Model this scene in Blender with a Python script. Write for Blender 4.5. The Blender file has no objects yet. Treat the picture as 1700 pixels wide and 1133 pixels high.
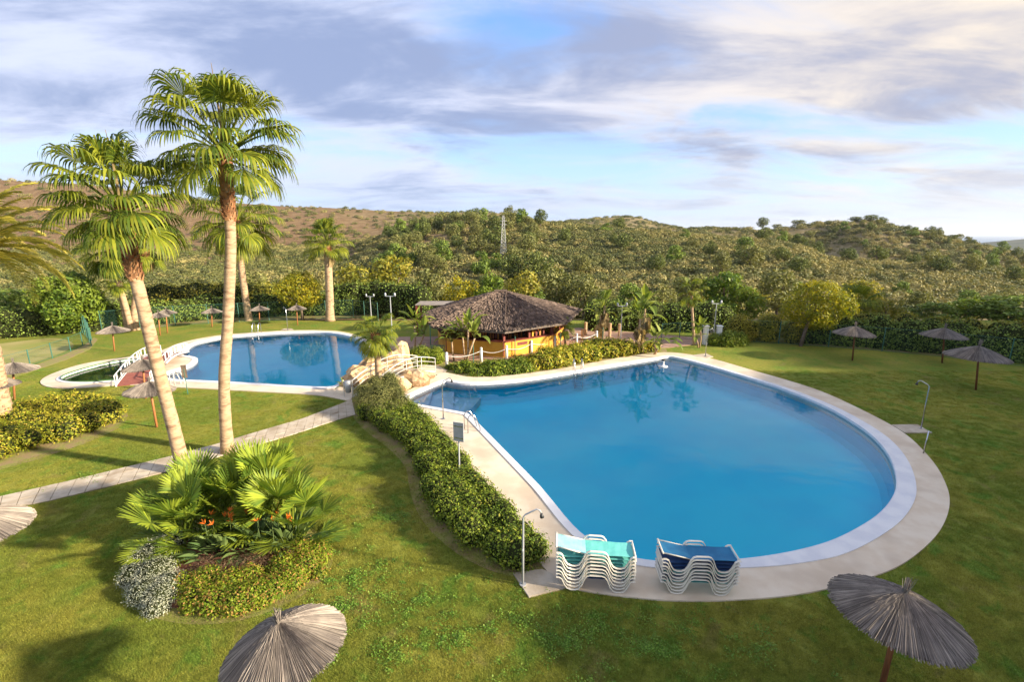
import bpy, math, random
import numpy as np
from mathutils import Vector, Matrix
from mathutils.geometry import tessellate_polygon
R_ = math.radians
sc = bpy.context.scene
col = sc.collection

# ------------------------------------------------------------------ camera, world, sun, exposure
FOC, CX, CY, CAMH = 800.0, 850.0, 566.5, 9.0
PITCH = math.atan(179.5 / FOC)
cam = bpy.data.cameras.new('camera')
cam.sensor_width = 36.0
cam.lens = 36.0 * FOC / 1700.0
cam.clip_start = 0.1
cam.clip_end = 90000
co = bpy.data.objects.new('camera', cam)
col.objects.link(co)
co.location = (0, 0, CAMH)
co.rotation_euler = (math.pi / 2 - PITCH, 0, 0)
sc.camera = co

SUN_AZ, SUN_EL = (0.963, -0.267), R_(19)
n_ = math.hypot(*SUN_AZ)
SUNV = Vector((SUN_AZ[0] / n_ * math.cos(SUN_EL), SUN_AZ[1] / n_ * math.cos(SUN_EL), math.sin(SUN_EL)))
sl = bpy.data.lights.new('sun', 'SUN')
sl.energy = 2.9
sl.angle = R_(2.0)
sl.color = (1.0, 0.87, 0.68)
so = bpy.data.objects.new('sun', sl)
col.objects.link(so)
so.rotation_euler = (-SUNV).to_track_quat('-Z', 'Y').to_euler()

world = bpy.data.worlds.new('World')
sc.world = world
world.use_nodes = True


class NT:
    """tiny node helper"""
    def __init__(s, nt):
        s.nt = nt
        nt.nodes.clear()

    def n(s, t, **k):
        nd = s.nt.nodes.new(t)
        for a, v in k.items():
            if a == 'inp':
                for i, x in v.items():
                    if hasattr(x, 'is_output'):
                        s.nt.links.new(x, nd.inputs[i])
                    else:
                        nd.inputs[i].default_value = x
            else:
                setattr(nd, a, v)
        return nd

    def math(s, op, a, b=0.0, c=None, clamp=False):
        d = {0: a, 1: b}
        if c is not None:
            d[2] = c
        return s.n('ShaderNodeMath', operation=op, use_clamp=clamp, inp=d).outputs[0]

    def mix(s, f, a, b, bt='MIX'):
        nd = s.n('ShaderNodeMix', data_type='RGBA', blend_type=bt, clamp_factor=True)
        for i, x in ((0, f), (6, a), (7, b)):
            if hasattr(x, 'is_output'):
                s.nt.links.new(x, nd.inputs[i])
            else:
                nd.inputs[i].default_value = (tuple(x) + (1,)) if i and len(x) == 3 else x
        return nd.outputs[2]

    def ramp(s, f, lo, hi, smooth=True):
        nd = s.n('ShaderNodeMapRange', interpolation_type='SMOOTHSTEP' if smooth else 'LINEAR', inp={0: f, 1: lo, 2: hi, 3: 0.0, 4: 1.0})
        return nd.outputs[0]

    def noise(s, vec, scale, detail=4, rough=0.55, dist=0.0):
        return s.n('ShaderNodeTexNoise', inp={'Vector': vec, 'Scale': scale, 'Detail': detail, 'Roughness': rough, 'Distortion': dist}).outputs[0]


SKYK = 1.0


def build_world():
    w = NT(world.node_tree)
    sky = w.n('ShaderNodeTexSky', sky_type='NISHITA', sun_disc=False, sun_elevation=SUN_EL,
              sun_rotation=math.atan2(SUN_AZ[0], SUN_AZ[1]), altitude=60, air_density=1.0, dust_density=0.7, ozone_density=1.6)
    g = w.n('ShaderNodeNewGeometry').outputs['Incoming']
    tc = w.n('ShaderNodeTexCoord').outputs['Generated']
    sep = w.n('ShaderNodeSeparateXYZ', inp={0: tc})
    x, y, z = sep.outputs
    zz = w.math('MAXIMUM', z, 0.0)
    den = w.math('ADD', zz, 0.17)
    px = w.math('DIVIDE', x, den)
    py = w.math('DIVIDE', y, den)
    # deck of cloud seen in perspective, streaks running roughly across the view
    v = w.n('ShaderNodeCombineXYZ', inp={0: w.math('MULTIPLY', px, 0.62), 1: py, 2: 3.7}).outputs[0]
    n1 = w.noise(v, 1.5, 9, 0.58, 0.5)
    n2 = w.noise(v, 0.6, 4, 0.5, 0.2)
    v2 = w.n('ShaderNodeCombineXYZ', inp={0: w.math('MULTIPLY', px, 0.5), 1: py, 2: 9.1}).outputs[0]
    n3 = w.noise(v2, 2.3, 9, 0.62, 0.6)
    cover = w.math('ADD', w.math('MULTIPLY', n1, 0.62), w.math('MULTIPLY', n2, 0.42))
    az = w.math('ARCTAN2', x, w.math('MAXIMUM', y, 0.05))
    el = w.math('ARCTANGENT', w.math('DIVIDE', zz, w.math('MAXIMUM', w.math('SQRT', w.math('ADD', w.math('MULTIPLY', x, x), w.math('MULTIPLY', y, y))), 0.02)))

    def puff(px_, py_, sx_, sy_, amp):
        # a broad bank (or gap) of cloud standing in one part of the sky
        a0 = math.atan((px_ - 850) / 800); e0 = math.atan((387 - py_) / 800 * math.cos(a0))
        da = w.math('DIVIDE', w.math('SUBTRACT', az, a0), sx_ / 800)
        de = w.math('DIVIDE', w.math('SUBTRACT', el, e0), sy_ / 800)
        r2 = w.math('ADD', w.math('MULTIPLY', da, da), w.math('MULTIPLY', de, de))
        return w.math('MULTIPLY', w.math('EXPONENT', w.math('MULTIPLY', r2, -1.0)), amp)

    def total(L):
        t = None
        for a in L:
            q = puff(*a)
            t = q if t is None else w.math('ADD', t, q)
        return t
    gaps = total([(850, 110, 150, 50, -.11), (1250, 215, 260, 22, -.05), (1230, 165, 130, 30, .05), (930, 265, 250, 35, -.07), (430, 90, 120, 40, .02), (1450, 285, 380, 45, -.07), (600, 40, 90, 30, -.04),
                  (1180, 60, 330, 75, .10), (660, 170, 180, 60, .08), (250, 60, 320, 70, .06), (1550, 110, 260, 90, .11), (1250, 235, 260, 25, .07), (150, 190, 260, 90, .05), (620, 300, 260, 40, .05)])
    dk = total([(1120, 80, 260, 50, .10), (620, 140, 230, 50, .10), (150, 40, 300, 60, .06), (80, 165, 160, 30, .07), (1560, 170, 260, 30, .06), (1220, 240, 250, 18, .08), (760, 215, 160, 16, .07),
                (560, 255, 110, 28, -.12), (180, 110, 150, 28, -.11), (1230, 85, 90, 45, -.12), (1620, 50, 120, 50, -.10), (1480, 110, 160, 40, .05), (1400, 40, 120, 40, .06), (730, 92, 60, 20, -.1), (300, 300, 200, 40, -.08), (1000, 200, 130, 25, -.03)])
    cover = w.math('ADD', cover, gaps)
    mask = w.ramp(cover, 0.40, 0.58)
    thick = w.ramp(w.math('ADD', w.math('ADD', w.math('MULTIPLY', n1, 0.45), w.math('MULTIPLY', n3, 0.55)), dk), 0.42, 0.65)
    blue = w.mix(w.ramp(zz, 0.0, 0.40), (0.135, 0.20, 0.31), (0.055, 0.118, 0.265))
    skyc = w.mix(0.75, w.mix(1.0, sky.outputs[0], (0.07, 0.07, 0.07), 'MULTIPLY'), blue)
    lit = w.mix(w.ramp(az, -0.3, 0.8), (0.190, 0.204, 0.254), (0.250, 0.218, 0.178))
    dark = w.mix(w.ramp(az, -0.3, 0.9), (0.084, 0.103, 0.160), (0.115, 0.116, 0.142))
    cl = w.mix(thick, lit, dark)
    c = w.mix(w.math('MULTIPLY', mask, 0.93), skyc, cl)
    hz = w.ramp(w.math('MULTIPLY', zz, -1.0), -0.15, 0.0)
    hcol = w.mix(w.ramp(az, -0.2, 0.8), (0.150, 0.182, 0.240), (0.200, 0.214, 0.242))
    c = w.mix(w.math('MULTIPLY', hz, 0.75), c, hcol)
    bg = w.n('ShaderNodeBackground', inp={'Color': c, 'Strength': SKYK})
    out = w.n('ShaderNodeOutputWorld', inp={'Surface': bg.outputs[0]})


build_world()
sc.view_settings.view_transform = 'Standard'
sc.view_settings.look = 'None'
sc.view_settings.exposure = 2.12
sc.view_settings.gamma = 1.0
sc.view_settings.use_curve_mapping = False
sc.cycles.max_bounces = 6
sc.cycles.diffuse_bounces = 2
sc.cycles.glossy_bounces = 3
sc.cycles.transmission_bounces = 4
sc.cycles.transparent_max_bounces = 12
sc.cycles.volume_bounces = 0
sc.cycles.use_denoising = True
sc.cycles.caustics_reflective = False
sc.cycles.caustics_refractive = False

# ------------------------------------------------------------------ pixel <-> place helpers
CP, SP = math.cos(PITCH), math.sin(PITCH)


def ray(px, py):
    u, v = px - CX, py - CY
    return Vector((u, FOC * CP - v * SP, -(FOC * SP + v * CP)))


def G(px, py, z=0.0):
    r = ray(px, py)
    t = (z - CAMH) / r.z
    return Vector((r.x * t, r.y * t, z))


def W(px, py, Y):
    r = ray(px, py)
    t = Y / r.y
    return Vector((r.x * t, Y, CAMH + r.z * t))


def PX(p):
    """world point -> photo pixel"""
    d = Vector(p) - Vector((0, 0, CAMH))
    dep = d.y * CP - d.z * SP
    up = d.y * SP + d.z * CP
    return CX + FOC * d.x / dep, CY - FOC * up / dep


# ------------------------------------------------------------------ tagging
def tag(o, label=None, cat=None, group=None, kind=None):
    if label: o['label'] = label
    if cat: o['category'] = cat
    if group: o['group'] = group
    if kind: o['kind'] = kind
    return o


def empty(name, loc, label, cat, group=None, rz=0.0, s=1.0):
    o = bpy.data.objects.new(name, None)
    col.objects.link(o)
    o.location = loc
    o.rotation_euler = (0, 0, rz)
    o.scale = (s, s, s)
    o.empty_display_size = 0.2
    return tag(o, label, cat, group)


def link(name, me, parent=None, loc=(0, 0, 0), rot=(0, 0, 0), s=1.0):
    o = bpy.data.objects.new(name, me)
    col.objects.link(o)
    o.parent = parent
    o.location = loc
    o.rotation_euler = rot
    o.scale = (s, s, s) if isinstance(s, (int, float)) else s
    return o


class MB:
    """mesh builder"""
    def __init__(s):
        s.v = []
        s.f = []

    def add(s, vs, fs):
        b = len(s.v)
        s.v.extend([tuple(p) for p in vs])
        s.f.extend([tuple(i + b for i in q) for q in fs])
        return s

    def box(s, c, d, rz=0.0, taper=1.0):
        cx, cy, cz = c
        hx, hy, hz = d[0] / 2, d[1] / 2, d[2] / 2
        ca, sa = math.cos(rz), math.sin(rz)
        vs = []
        for k, (zz, t) in enumerate(((-hz, 1), (hz, taper))):
            for a, b in ((-1, -1), (1, -1), (1, 1), (-1, 1)):
                x, y = a * hx * t, b * hy * t
                vs.append((cx + x * ca - y * sa, cy + x * sa + y * ca, cz + zz))
        return s.add(vs, [(3, 2, 1, 0), (4, 5, 6, 7), (0, 1, 5, 4), (1, 2, 6, 5), (2, 3, 7, 6), (3, 0, 4, 7)])

    def tube(s, pts, r, n=8, cap=True):
        pts = [Vector(p) for p in pts]
        rs = r if isinstance(r, (list, tuple)) else [r] * len(pts)
        vs = []
        prev = None
        for i, p in enumerate(pts):
            d = (pts[min(i + 1, len(pts) - 1)] - pts[max(i - 1, 0)]).normalized()
            if prev is None:
                a = d.orthogonal().normalized()
            else:
                a = (prev - d * prev.dot(d)).normalized()
            prev = a
            b = d.cross(a)
            for k in range(n):
                t = 2 * math.pi * k / n
                vs.append(p + (a * math.cos(t) + b * math.sin(t)) * rs[i])
        fs = []
        m = len(pts)
        for i in range(m - 1):
            for k in range(n):
                k2 = (k + 1) % n
                fs.append((i * n + k, i * n + k2, (i + 1) * n + k2, (i + 1) * n + k))
        if cap:
            fs.append(tuple(range(n - 1, -1, -1)))
            fs.append(tuple((m - 1) * n + k for k in range(n)))
        return s.add(vs, fs)

    def sphere(s, c, r, nu=10, nv=6, sc_=(1, 1, 1), jit=0.0, rnd=random):
        vs = [(c[0], c[1], c[2] - r * sc_[2])]
        for j in range(1, nv):
            ph = math.pi * j / nv - math.pi / 2
            for i in range(nu):
                th = 2 * math.pi * i / nu
                k = r * (1 + jit * (rnd.random() - .5))
                vs.append((c[0] + k * sc_[0] * math.cos(ph) * math.cos(th), c[1] + k * sc_[1] * math.cos(ph) * math.sin(th), c[2] + k * sc_[2] * math.sin(ph)))
        vs.append((c[0], c[1], c[2] + r * sc_[2]))
        fs = []
        for i in range(nu):
            i2 = (i + 1) % nu
            fs.append((0, 1 + i2, 1 + i))
            for j in range(nv - 2):
                a = 1 + j * nu
                fs.append((a + i, a + i2, a + nu + i2, a + nu + i))
            fs.append((1 + (nv - 2) * nu + i, 1 + (nv - 2) * nu + i2, len(vs) - 1))
        return s.add(vs, fs)

    def mesh(s, name, m, smooth=False):
        me = bpy.data.meshes.new(name)
        me.from_pydata(s.v, [], s.f)
        if m is not None:
            me.materials.append(m)
        if smooth:
            me.polygons.foreach_set('use_smooth', [True] * len(me.polygons))
        me.update()
        return me

    def obj(s, name, m, parent=None, smooth=False, **k):
        return link(name, s.mesh(name, m, smooth), parent, **k)


def npmesh(name, V, F, m, smooth=False):
    """V (n,3), F (k,4) or (k,3)"""
    me = bpy.data.meshes.new(name)
    V = np.ascontiguousarray(V, dtype=np.float32)
    F = np.ascontiguousarray(F, dtype=np.int32)
    me.vertices.add(len(V))
    me.vertices.foreach_set('co', V.ravel())
    k = F.shape[1]
    me.loops.add(F.size)
    me.loops.foreach_set('vertex_index', F.ravel())
    me.polygons.add(len(F))
    me.polygons.foreach_set('loop_start', np.arange(0, F.size, k, dtype=np.int32))
    if smooth:
        me.polygons.foreach_set('use_smooth', np.ones(len(F), dtype=bool))
    me.update(calc_edges=True)
    if m is not None:
        me.materials.append(m)
    return me


# ------------------------------------------------------------------ materials
def mat(name, c1, c2=None, scale=2.0, rough=0.8, detail=5, lo=0.35, hi=0.65, bump=0.0, bscale=None, metal=0.0,
        c3=None, scale3=0.4, stretch=None, island=0.0, spec=0.4, coat=0.0):
    m = bpy.data.materials.new(name)
    m.use_nodes = True
    w = NT(m.node_tree)
    pos = w.n('ShaderNodeTexCoord').outputs['Object']
    if stretch:
        pos = w.n('ShaderNodeMapping', inp={0: pos, 3: stretch}).outputs[0]
    c = tuple(c1) + (1,)
    nz = None
    if c2:
        nz = w.noise(pos, scale, detail)
        c = w.mix(w.ramp(nz, lo, hi), c1, c2)
    if c3:
        c = w.mix(w.ramp(w.noise(pos, scale3, 3), 0.48, 0.68), c, c3)
    if island:
        ri = w.n('ShaderNodeNewGeometry').outputs['Random Per Island']
        hs = w.n('ShaderNodeHueSaturation', inp={'Value': w.math('ADD', w.math('MULTIPLY', ri, island), 1 - island / 2), 'Color': c if hasattr(c, 'is_output') else c})
        c = hs.outputs[0]
    p = w.n('ShaderNodeBsdfPrincipled', inp={'Base Color': c, 'Roughness': rough, 'Metallic': metal, 'Specular IOR Level': spec, 'Coat Weight': coat})
    if bump:
        b = w.n('ShaderNodeBump', inp={'Strength': 1.0, 'Distance': bump, 'Height': w.noise(pos, bscale or scale * 4, 6, 0.6)})
        w.nt.links.new(b.outputs[0], p.inputs['Normal'])
    w.n('ShaderNodeOutputMaterial', inp={0: p.outputs[0]})
    return m


def leafmat(name, c1, c2, c3=None, trans=0.3, scale=0.9, f3=0.82, rough=0.6, orand=0.25, var=0.6):
    """leaves: every leaf picks its own tone, clumps drift between two tones"""
    m = bpy.data.materials.new(name)
    m.use_nodes = True
    w = NT(m.node_tree)
    geo = w.n('ShaderNodeNewGeometry')
    oi = w.n('ShaderNodeObjectInfo')
    nz = w.noise(geo.outputs['Position'], scale, 3)
    ri = geo.outputs['Random Per Island']
    f = w.math('ADD', w.math('MULTIPLY', nz, 1.1), w.math('MULTIPLY', ri, 0.6))
    f = w.math('ADD', f, w.math('MULTIPLY', oi.outputs['Random'], orand))
    c = w.mix(w.ramp(f, 0.65, 1.25), c1, c2)
    if c3:
        c = w.mix(w.ramp(ri, f3, f3 + 0.08), c, c3)
    hs = w.n('ShaderNodeHueSaturation', inp={'Value': w.math('ADD', w.math('MULTIPLY', w.math('FRACT', w.math('MULTIPLY', ri, 7.31)), var), 1 - var / 2), 'Color': c})
    c = hs.outputs[0]
    p = w.n('ShaderNodeBsdfPrincipled', inp={'Base Color': c, 'Roughness': rough, 'Specular IOR Level': 0.3})
    t = w.n('ShaderNodeBsdfTranslucent', inp={'Color': w.mix(1.0, c, (1.25, 1.2, 0.6), 'MULTIPLY')})
    mx = w.n('ShaderNodeMixShader', inp={0: trans, 1: p.outputs[0], 2: t.outputs[0]})
    w.n('ShaderNodeOutputMaterial', inp={0: mx.outputs[0]})
    return m


def grass_color(w, pos, blades=False):
    n1 = w.noise(pos, 0.23, 5, 0.6, 0.4)
    n2 = w.noise(pos, 0.9, 5, 0.65, 0.6)
    n3 = w.noise(pos, 5.0, 5, 0.7)
    n4 = w.noise(pos, 34.0, 3, 0.7)
    c = w.mix(w.ramp(n1, 0.38, 0.62), (0.175, 0.215, 0.030), (0.285, 0.270, 0.045))
    c = w.mix(w.math('MULTIPLY', w.ramp(n2, 0.52, 0.66), 0.75), c, (0.115, 0.235, 0.030))
    c = w.mix(w.math('MULTIPLY', w.ramp(w.math('SUBTRACT', 1.0, n2), 0.56, 0.70), 0.55), c, (0.27, 0.215, 0.080))
    c = w.mix(w.math('MULTIPLY', w.ramp(n3, 0.45, 0.75), 0.5), c, (0.32, 0.33, 0.06))
    c = w.mix(w.math('MULTIPLY', w.ramp(w.math('SUBTRACT', 1.0, n3), 0.50, 0.72), 0.55), c, (0.085, 0.110, 0.018))
    c = w.mix(w.math('MULTIPLY', w.ramp(n4, 0.35, 0.7), 0.3), c, (0.05, 0.07, 0.012))
    return c, n3, n4


def grassmat():
    m = bpy.data.materials.new('lawn_grass')
    m.use_nodes = True
    w = NT(m.node_tree)
    pos = w.n('ShaderNodeNewGeometry').outputs['Position']
    c, n3, n4 = grass_color(w, pos)
    p = w.n('ShaderNodeBsdfPrincipled', inp={'Base Color': c, 'Roughness': 0.95, 'Specular IOR Level': 0.1})
    h = w.math('ADD', w.math('MULTIPLY', n4, 0.5), n3)
    b = w.n('ShaderNodeBump', inp={'Strength': 0.8, 'Distance': 0.05, 'Height': h})
    w.nt.links.new(b.outputs[0], p.inputs['Normal'])
    w.n('ShaderNodeOutputMaterial', inp={0: p.outputs[0]})
    return m


def blademat():
    m = bpy.data.materials.new('grass_blade')
    m.use_nodes = True
    w = NT(m.node_tree)
    geo = w.n('ShaderNodeNewGeometry')
    c, n3, n4 = grass_color(w, geo.outputs['Position'])
    hs = w.n('ShaderNodeHueSaturation', inp={'Value': w.math('ADD', w.math('MULTIPLY', geo.outputs['Random Per Island'], 1.0), 0.95), 'Color': c})
    c = hs.outputs[0]
    p = w.n('ShaderNodeBsdfPrincipled', inp={'Base Color': c, 'Roughness': 0.8, 'Specular IOR Level': 0.2})
    t = w.n('ShaderNodeBsdfTranslucent', inp={'Color': c})
    mx = w.n('ShaderNodeMixShader', inp={0: 0.4, 1: p.outputs[0], 2: t.outputs[0]})
    w.n('ShaderNodeOutputMaterial', inp={0: mx.outputs[0]})
    return m


def hillmat():
    m = bpy.data.materials.new('dry_hill_soil')
    m.use_nodes = True
    w = NT(m.node_tree)
    pos = w.n('ShaderNodeNewGeometry').outputs['Position']
    n1 = w.noise(pos, 0.012, 5, 0.6, 0.5)
    n2 = w.noise(pos, 0.12, 6, 0.65, 0.4)
    n3 = w.noise(pos, 1.1, 4, 0.7)
    sx = w.n('ShaderNodeSeparateXYZ', inp={0: pos}).outputs
    ratio = w.math('DIVIDE', sx[0], w.math('MAXIMUM', sx[1], 1.0))
    green = w.ramp(w.math('ADD', ratio, w.math('MULTIPLY', w.math('SUBTRACT', n1, 0.5), 0.7)), -0.42, 0.02)
    brown = w.mix(w.ramp(n2, 0.35, 0.65), (0.19, 0.115, 0.062), (0.275, 0.180, 0.098))
    olive = w.mix(w.ramp(n2, 0.38, 0.62), (0.20, 0.155, 0.075), (0.31, 0.245, 0.13))
    c = w.mix(green, brown, olive)
    c = w.mix(w.math('MULTIPLY', w.ramp(n3, 0.4, 0.75), 0.4), c, (0.09, 0.095, 0.035))
    p = w.n('ShaderNodeBsdfPrincipled', inp={'Base Color': c, 'Roughness': 1.0, 'Specular IOR Level': 0.05})
    b = w.n('ShaderNodeBump', inp={'Strength': 1.0, 'Distance': 0.7, 'Height': n3})
    w.nt.links.new(b.outputs[0], p.inputs['Normal'])
    w.n('ShaderNodeOutputMaterial', inp={0: p.outputs[0]})
    return m


def watermat(name, absorb, dens, bump=0.02, deep=None):
    m = bpy.data.materials.new(name)
    m.use_nodes = True
    w = NT(m.node_tree)
    pos = w.n('ShaderNodeNewGeometry').outputs['Position']
    n = w.math('ADD', w.noise(pos, 0.35, 3, 0.5, 0.3), w.math('MULTIPLY', w.noise(pos, 1.6, 3, 0.5), 0.12))
    b = w.n('ShaderNodeBump', inp={'Strength': 1.0, 'Distance': bump, 'Height': n})
    fr = w.n('ShaderNodeFresnel', inp={'IOR': 1.33, 'Normal': b.outputs[0]})
    gl = w.n('ShaderNodeBsdfGlossy', inp={'Roughness': 0.03, 'Normal': b.outputs[0]})
    tr = w.n('ShaderNodeBsdfTransparent')
    mx = w.n('ShaderNodeMixShader', inp={0: fr.outputs[0], 1: tr.outputs[0], 2: gl.outputs[0]})
    va = w.n('ShaderNodeVolumeAbsorption', inp={'Color': tuple(absorb) + (1,), 'Density': dens})
    w.n('ShaderNodeOutputMaterial', inp={0: mx.outputs[0], 1: va.outputs[0]})
    return m


M = {}
M['grass'] = grassmat()
M['blade'] = blademat()
M['hill'] = hillmat()
M['stone'] = mat('travertine_deck', (0.66, 0.53, 0.38), (0.74, 0.63, 0.48), 1.2, 0.75, bump=0.004, bscale=14, c3=(0.58, 0.46, 0.33), scale3=0.5)
M['coping'] = mat('white_coping', (0.66, 0.66, 0.68), (0.76, 0.75, 0.74), 1.6, 0.6, bump=0.003, bscale=10)
M['slab'] = mat('path_slab', (0.44, 0.36, 0.26), (0.56, 0.48, 0.37), 2.4, 0.85, bump=0.006, bscale=18, c3=(0.36, 0.28, 0.19), scale3=1.1)
M['joint'] = mat('path_joint', (0.16, 0.13, 0.08), (0.10, 0.11, 0.05), 4, 0.95)
M['tile'] = mat('pool_tile', (0.004, 0.68, 0.97), (0.008, 0.74, 1.0), 0.5, 0.5)
M['tile_pale'] = mat('pool_step_tile', (0.40, 0.62, 0.84), (0.48, 0.68, 0.88), 0.8, 0.5)
M['tile_green'] = mat('algae_pool_floor', (0.035, 0.10, 0.03), (0.07, 0.16, 0.05), 0.8, 0.8)
M['water'] = watermat('pool_water', (0.0, 0.90, 0.99), 0.17)
M['water_green'] = watermat('green_water', (0.25, 0.6, 0.3), 0.5)
M['soil'] = mat('bed_soil', (0.28, 0.20, 0.095), (0.24, 0.24, 0.055), 2.2, 0.95, bump=0.03, bscale=12)
M['redsoil'] = mat('red_mulch', (0.16, 0.055, 0.03), (0.24, 0.10, 0.06), 5, 0.95, bump=0.03, bscale=20)
M['reed'] = mat('reed_thatch', (0.20, 0.168, 0.142), (0.285, 0.242, 0.20), 3, 0.9, island=1.15)
M['reed_dark'] = mat('reed_under', (0.13, 0.10, 0.08), (0.18, 0.14, 0.11), 4, 0.95)
M['thatch'] = mat('roof_thatch', (0.110, 0.076, 0.058), (0.165, 0.118, 0.090), 1.5, 0.95, island=0.9)
M['pole'] = mat('stained_pole', (0.13, 0.045, 0.02), (0.24, 0.09, 0.035), 3, 0.6, stretch=(6, 6, .6))
M['pole2'] = mat('orange_pole', (0.32, 0.12, 0.04), (0.42, 0.17, 0.06), 3, 0.6, stretch=(6, 6, .6))
M['steel'] = mat('brushed_steel', (0.55, 0.55, 0.56), None, rough=0.25, metal=1.0)
M['rail'] = mat('painted_rail', (0.62, 0.60, 0.56), (0.70, 0.68, 0.64), 4, 0.4, metal=0.2)
M['greymetal'] = mat('grey_metal', (0.42, 0.43, 0.44), (0.48, 0.49, 0.50), 3, 0.5, metal=0.3)
M['darkmetal'] = mat('dark_metal', (0.06, 0.06, 0.06), None, rough=0.5, metal=0.5)
M['greenmetal'] = mat('green_fence_paint', (0.04, 0.13, 0.095), (0.05, 0.16, 0.12), 3, 0.5)
M['white'] = mat('white_paint', (0.78, 0.78, 0.76), (0.70, 0.69, 0.66), 2, 0.5)
M['cream'] = mat('cream_plastic', (0.80, 0.74, 0.62), (0.72, 0.66, 0.54), 2.5, 0.4)
M['redmat'] = mat('red_deck', (0.27, 0.085, 0.06), (0.22, 0.07, 0.05), 5, 0.8)
M['bark'] = mat('palm_bark', (0.36, 0.235, 0.135), (0.47, 0.33, 0.20), 1.8, 0.9, bump=0.03, bscale=3.2, stretch=(1.5, 1.5, 5), c3=(0.25, 0.15, 0.085), scale3=1.6, lo=0.3, hi=0.6)
M['boot'] = mat('palm_boots', (0.21, 0.065, 0.022), (0.40, 0.20, 0.09), 2.0, 0.9, island=0.8)
M['bark_dark'] = mat('tree_bark', (0.12, 0.085, 0.06), (0.20, 0.15, 0.11), 4, 0.95, bump=0.02, bscale=10)
M['rock'] = mat('sandstone_rock', (0.50, 0.32, 0.16), (0.68, 0.52, 0.33), 1.4, 0.9, bump=0.08, bscale=4, c3=(0.30, 0.17, 0.08), scale3=1.5)
M['yellow_wall'] = mat('yellow_plaster', (0.58, 0.29, 0.03), (0.66, 0.35, 0.045), 1.3, 0.8)
M['wood_red'] = mat('red_brown_wood', (0.15, 0.03, 0.022), (0.24, 0.05, 0.03), 3, 0.6, stretch=(6, 6, .7))
M['wood_orange'] = mat('orange_wood', (0.50, 0.20, 0.04), (0.36, 0.12, 0.03), 3, 0.6, stretch=(6, 6, .7))
M['dark'] = mat('shaded_interior', (0.03, 0.02, 0.015), (0.05, 0.03, 0.02), 3, 0.9)
M['teal'] = mat('teal_sling', (0.12, 0.50, 0.44), (0.16, 0.56, 0.50), 3, 0.7)
M['aqua'] = mat('aqua_towel', (0.22, 0.62, 0.62), (0.30, 0.70, 0.70), 3, 0.8)
M['blue'] = mat('blue_sling', (0.012, 0.13, 0.27), (0.02, 0.17, 0.33), 3, 0.7)
M['navy'] = mat('navy_sling', (0.012, 0.05, 0.16), (0.02, 0.07, 0.20), 3, 0.7)
M['terra'] = mat('terracotta_paving', (0.33, 0.19, 0.13), (0.42, 0.27, 0.19), 1.5, 0.85)
M['petal'] = mat('orange_petal', (0.75, 0.17, 0.02), (0.65, 0.22, 0.02), 5, 0.6)
M['frond'] = leafmat('fan_frond', (0.078, 0.126, 0.012), (0.269, 0.286, 0.022), trans=0.38, scale=0.6)
M['frond_d'] = leafmat('fan_frond_far', (0.055, 0.085, 0.014), (0.15, 0.175, 0.030), trans=0.3, scale=0.6)
M['deadfrond'] = leafmat('dry_frond', (0.22, 0.15, 0.06), (0.34, 0.25, 0.11), trans=0.2)
M['date'] = leafmat('date_frond', (0.355, 0.334, 0.047), (0.684, 0.572, 0.109), trans=0.35)
M['bedpalm'] = leafmat('young_palm', (0.099, 0.177, 0.022), (0.278, 0.337, 0.030), trans=0.35, scale=0.8)
M['strel'] = leafmat('strelitzia_leaf', (0.060, 0.108, 0.033), (0.144, 0.192, 0.055), trans=0.2)
M['banana'] = leafmat('paddle_leaf', (0.106, 0.156, 0.022), (0.275, 0.300, 0.055), trans=0.35)
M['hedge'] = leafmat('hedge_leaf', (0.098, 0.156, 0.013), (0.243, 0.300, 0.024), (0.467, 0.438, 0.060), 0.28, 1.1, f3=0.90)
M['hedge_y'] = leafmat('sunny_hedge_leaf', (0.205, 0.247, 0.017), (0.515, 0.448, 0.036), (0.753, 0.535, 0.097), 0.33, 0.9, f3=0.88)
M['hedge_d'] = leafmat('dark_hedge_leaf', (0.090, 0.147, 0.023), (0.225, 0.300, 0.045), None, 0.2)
M['olive'] = leafmat('olive_leaf', (0.122, 0.137, 0.036), (0.253, 0.248, 0.077), None, 0.25, 0.5)
M['pine'] = leafmat('pine_leaf', (0.070, 0.101, 0.024), (0.174, 0.203, 0.042), None, 0.2, 0.5)
M['green'] = leafmat('broad_leaf', (0.069, 0.132, 0.015), (0.193, 0.256, 0.025), None, 0.3, 0.5)
M['yellow'] = leafmat('autumn_leaf', (0.210, 0.220, 0.012), (0.442, 0.359, 0.015), (0.144, 0.185, 0.020), 0.35, 0.5)
M['yellowgreen'] = leafmat('yellow_green_leaf', (0.152, 0.176, 0.020), (0.348, 0.297, 0.036), None, 0.33, 0.5)
M['silver'] = leafmat('silver_leaf', (0.369, 0.396, 0.280), (0.632, 0.626, 0.462), None, 0.15, 1.5, rough=0.9)
M['lime'] = leafmat('lime_leaf', (0.140, 0.210, 0.012), (0.281, 0.330, 0.020), (0.406, 0.224, 0.060), 0.33, 1.6, f3=0.74)
M['twig'] = leafmat('dry_twig', (0.13, 0.08, 0.04), (0.22, 0.14, 0.08), None, 0.1, 1.6)
M['scrub'] = leafmat('scrub_leaf', (0.168, 0.166, 0.050), (0.358, 0.306, 0.109), None, 0.15, 0.05, orand=0.55, var=.25)
M['scrub_d'] = leafmat('dark_scrub_leaf', (0.065, 0.083, 0.026), (0.172, 0.177, 0.050), None, 0.15, 0.05, orand=0.5, var=.25)
M['scrub_core'] = mat('scrub_inside', (0.06, 0.062, 0.024), (0.09, 0.09, 0.035), .8, 1.0, spec=0.0)
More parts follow.
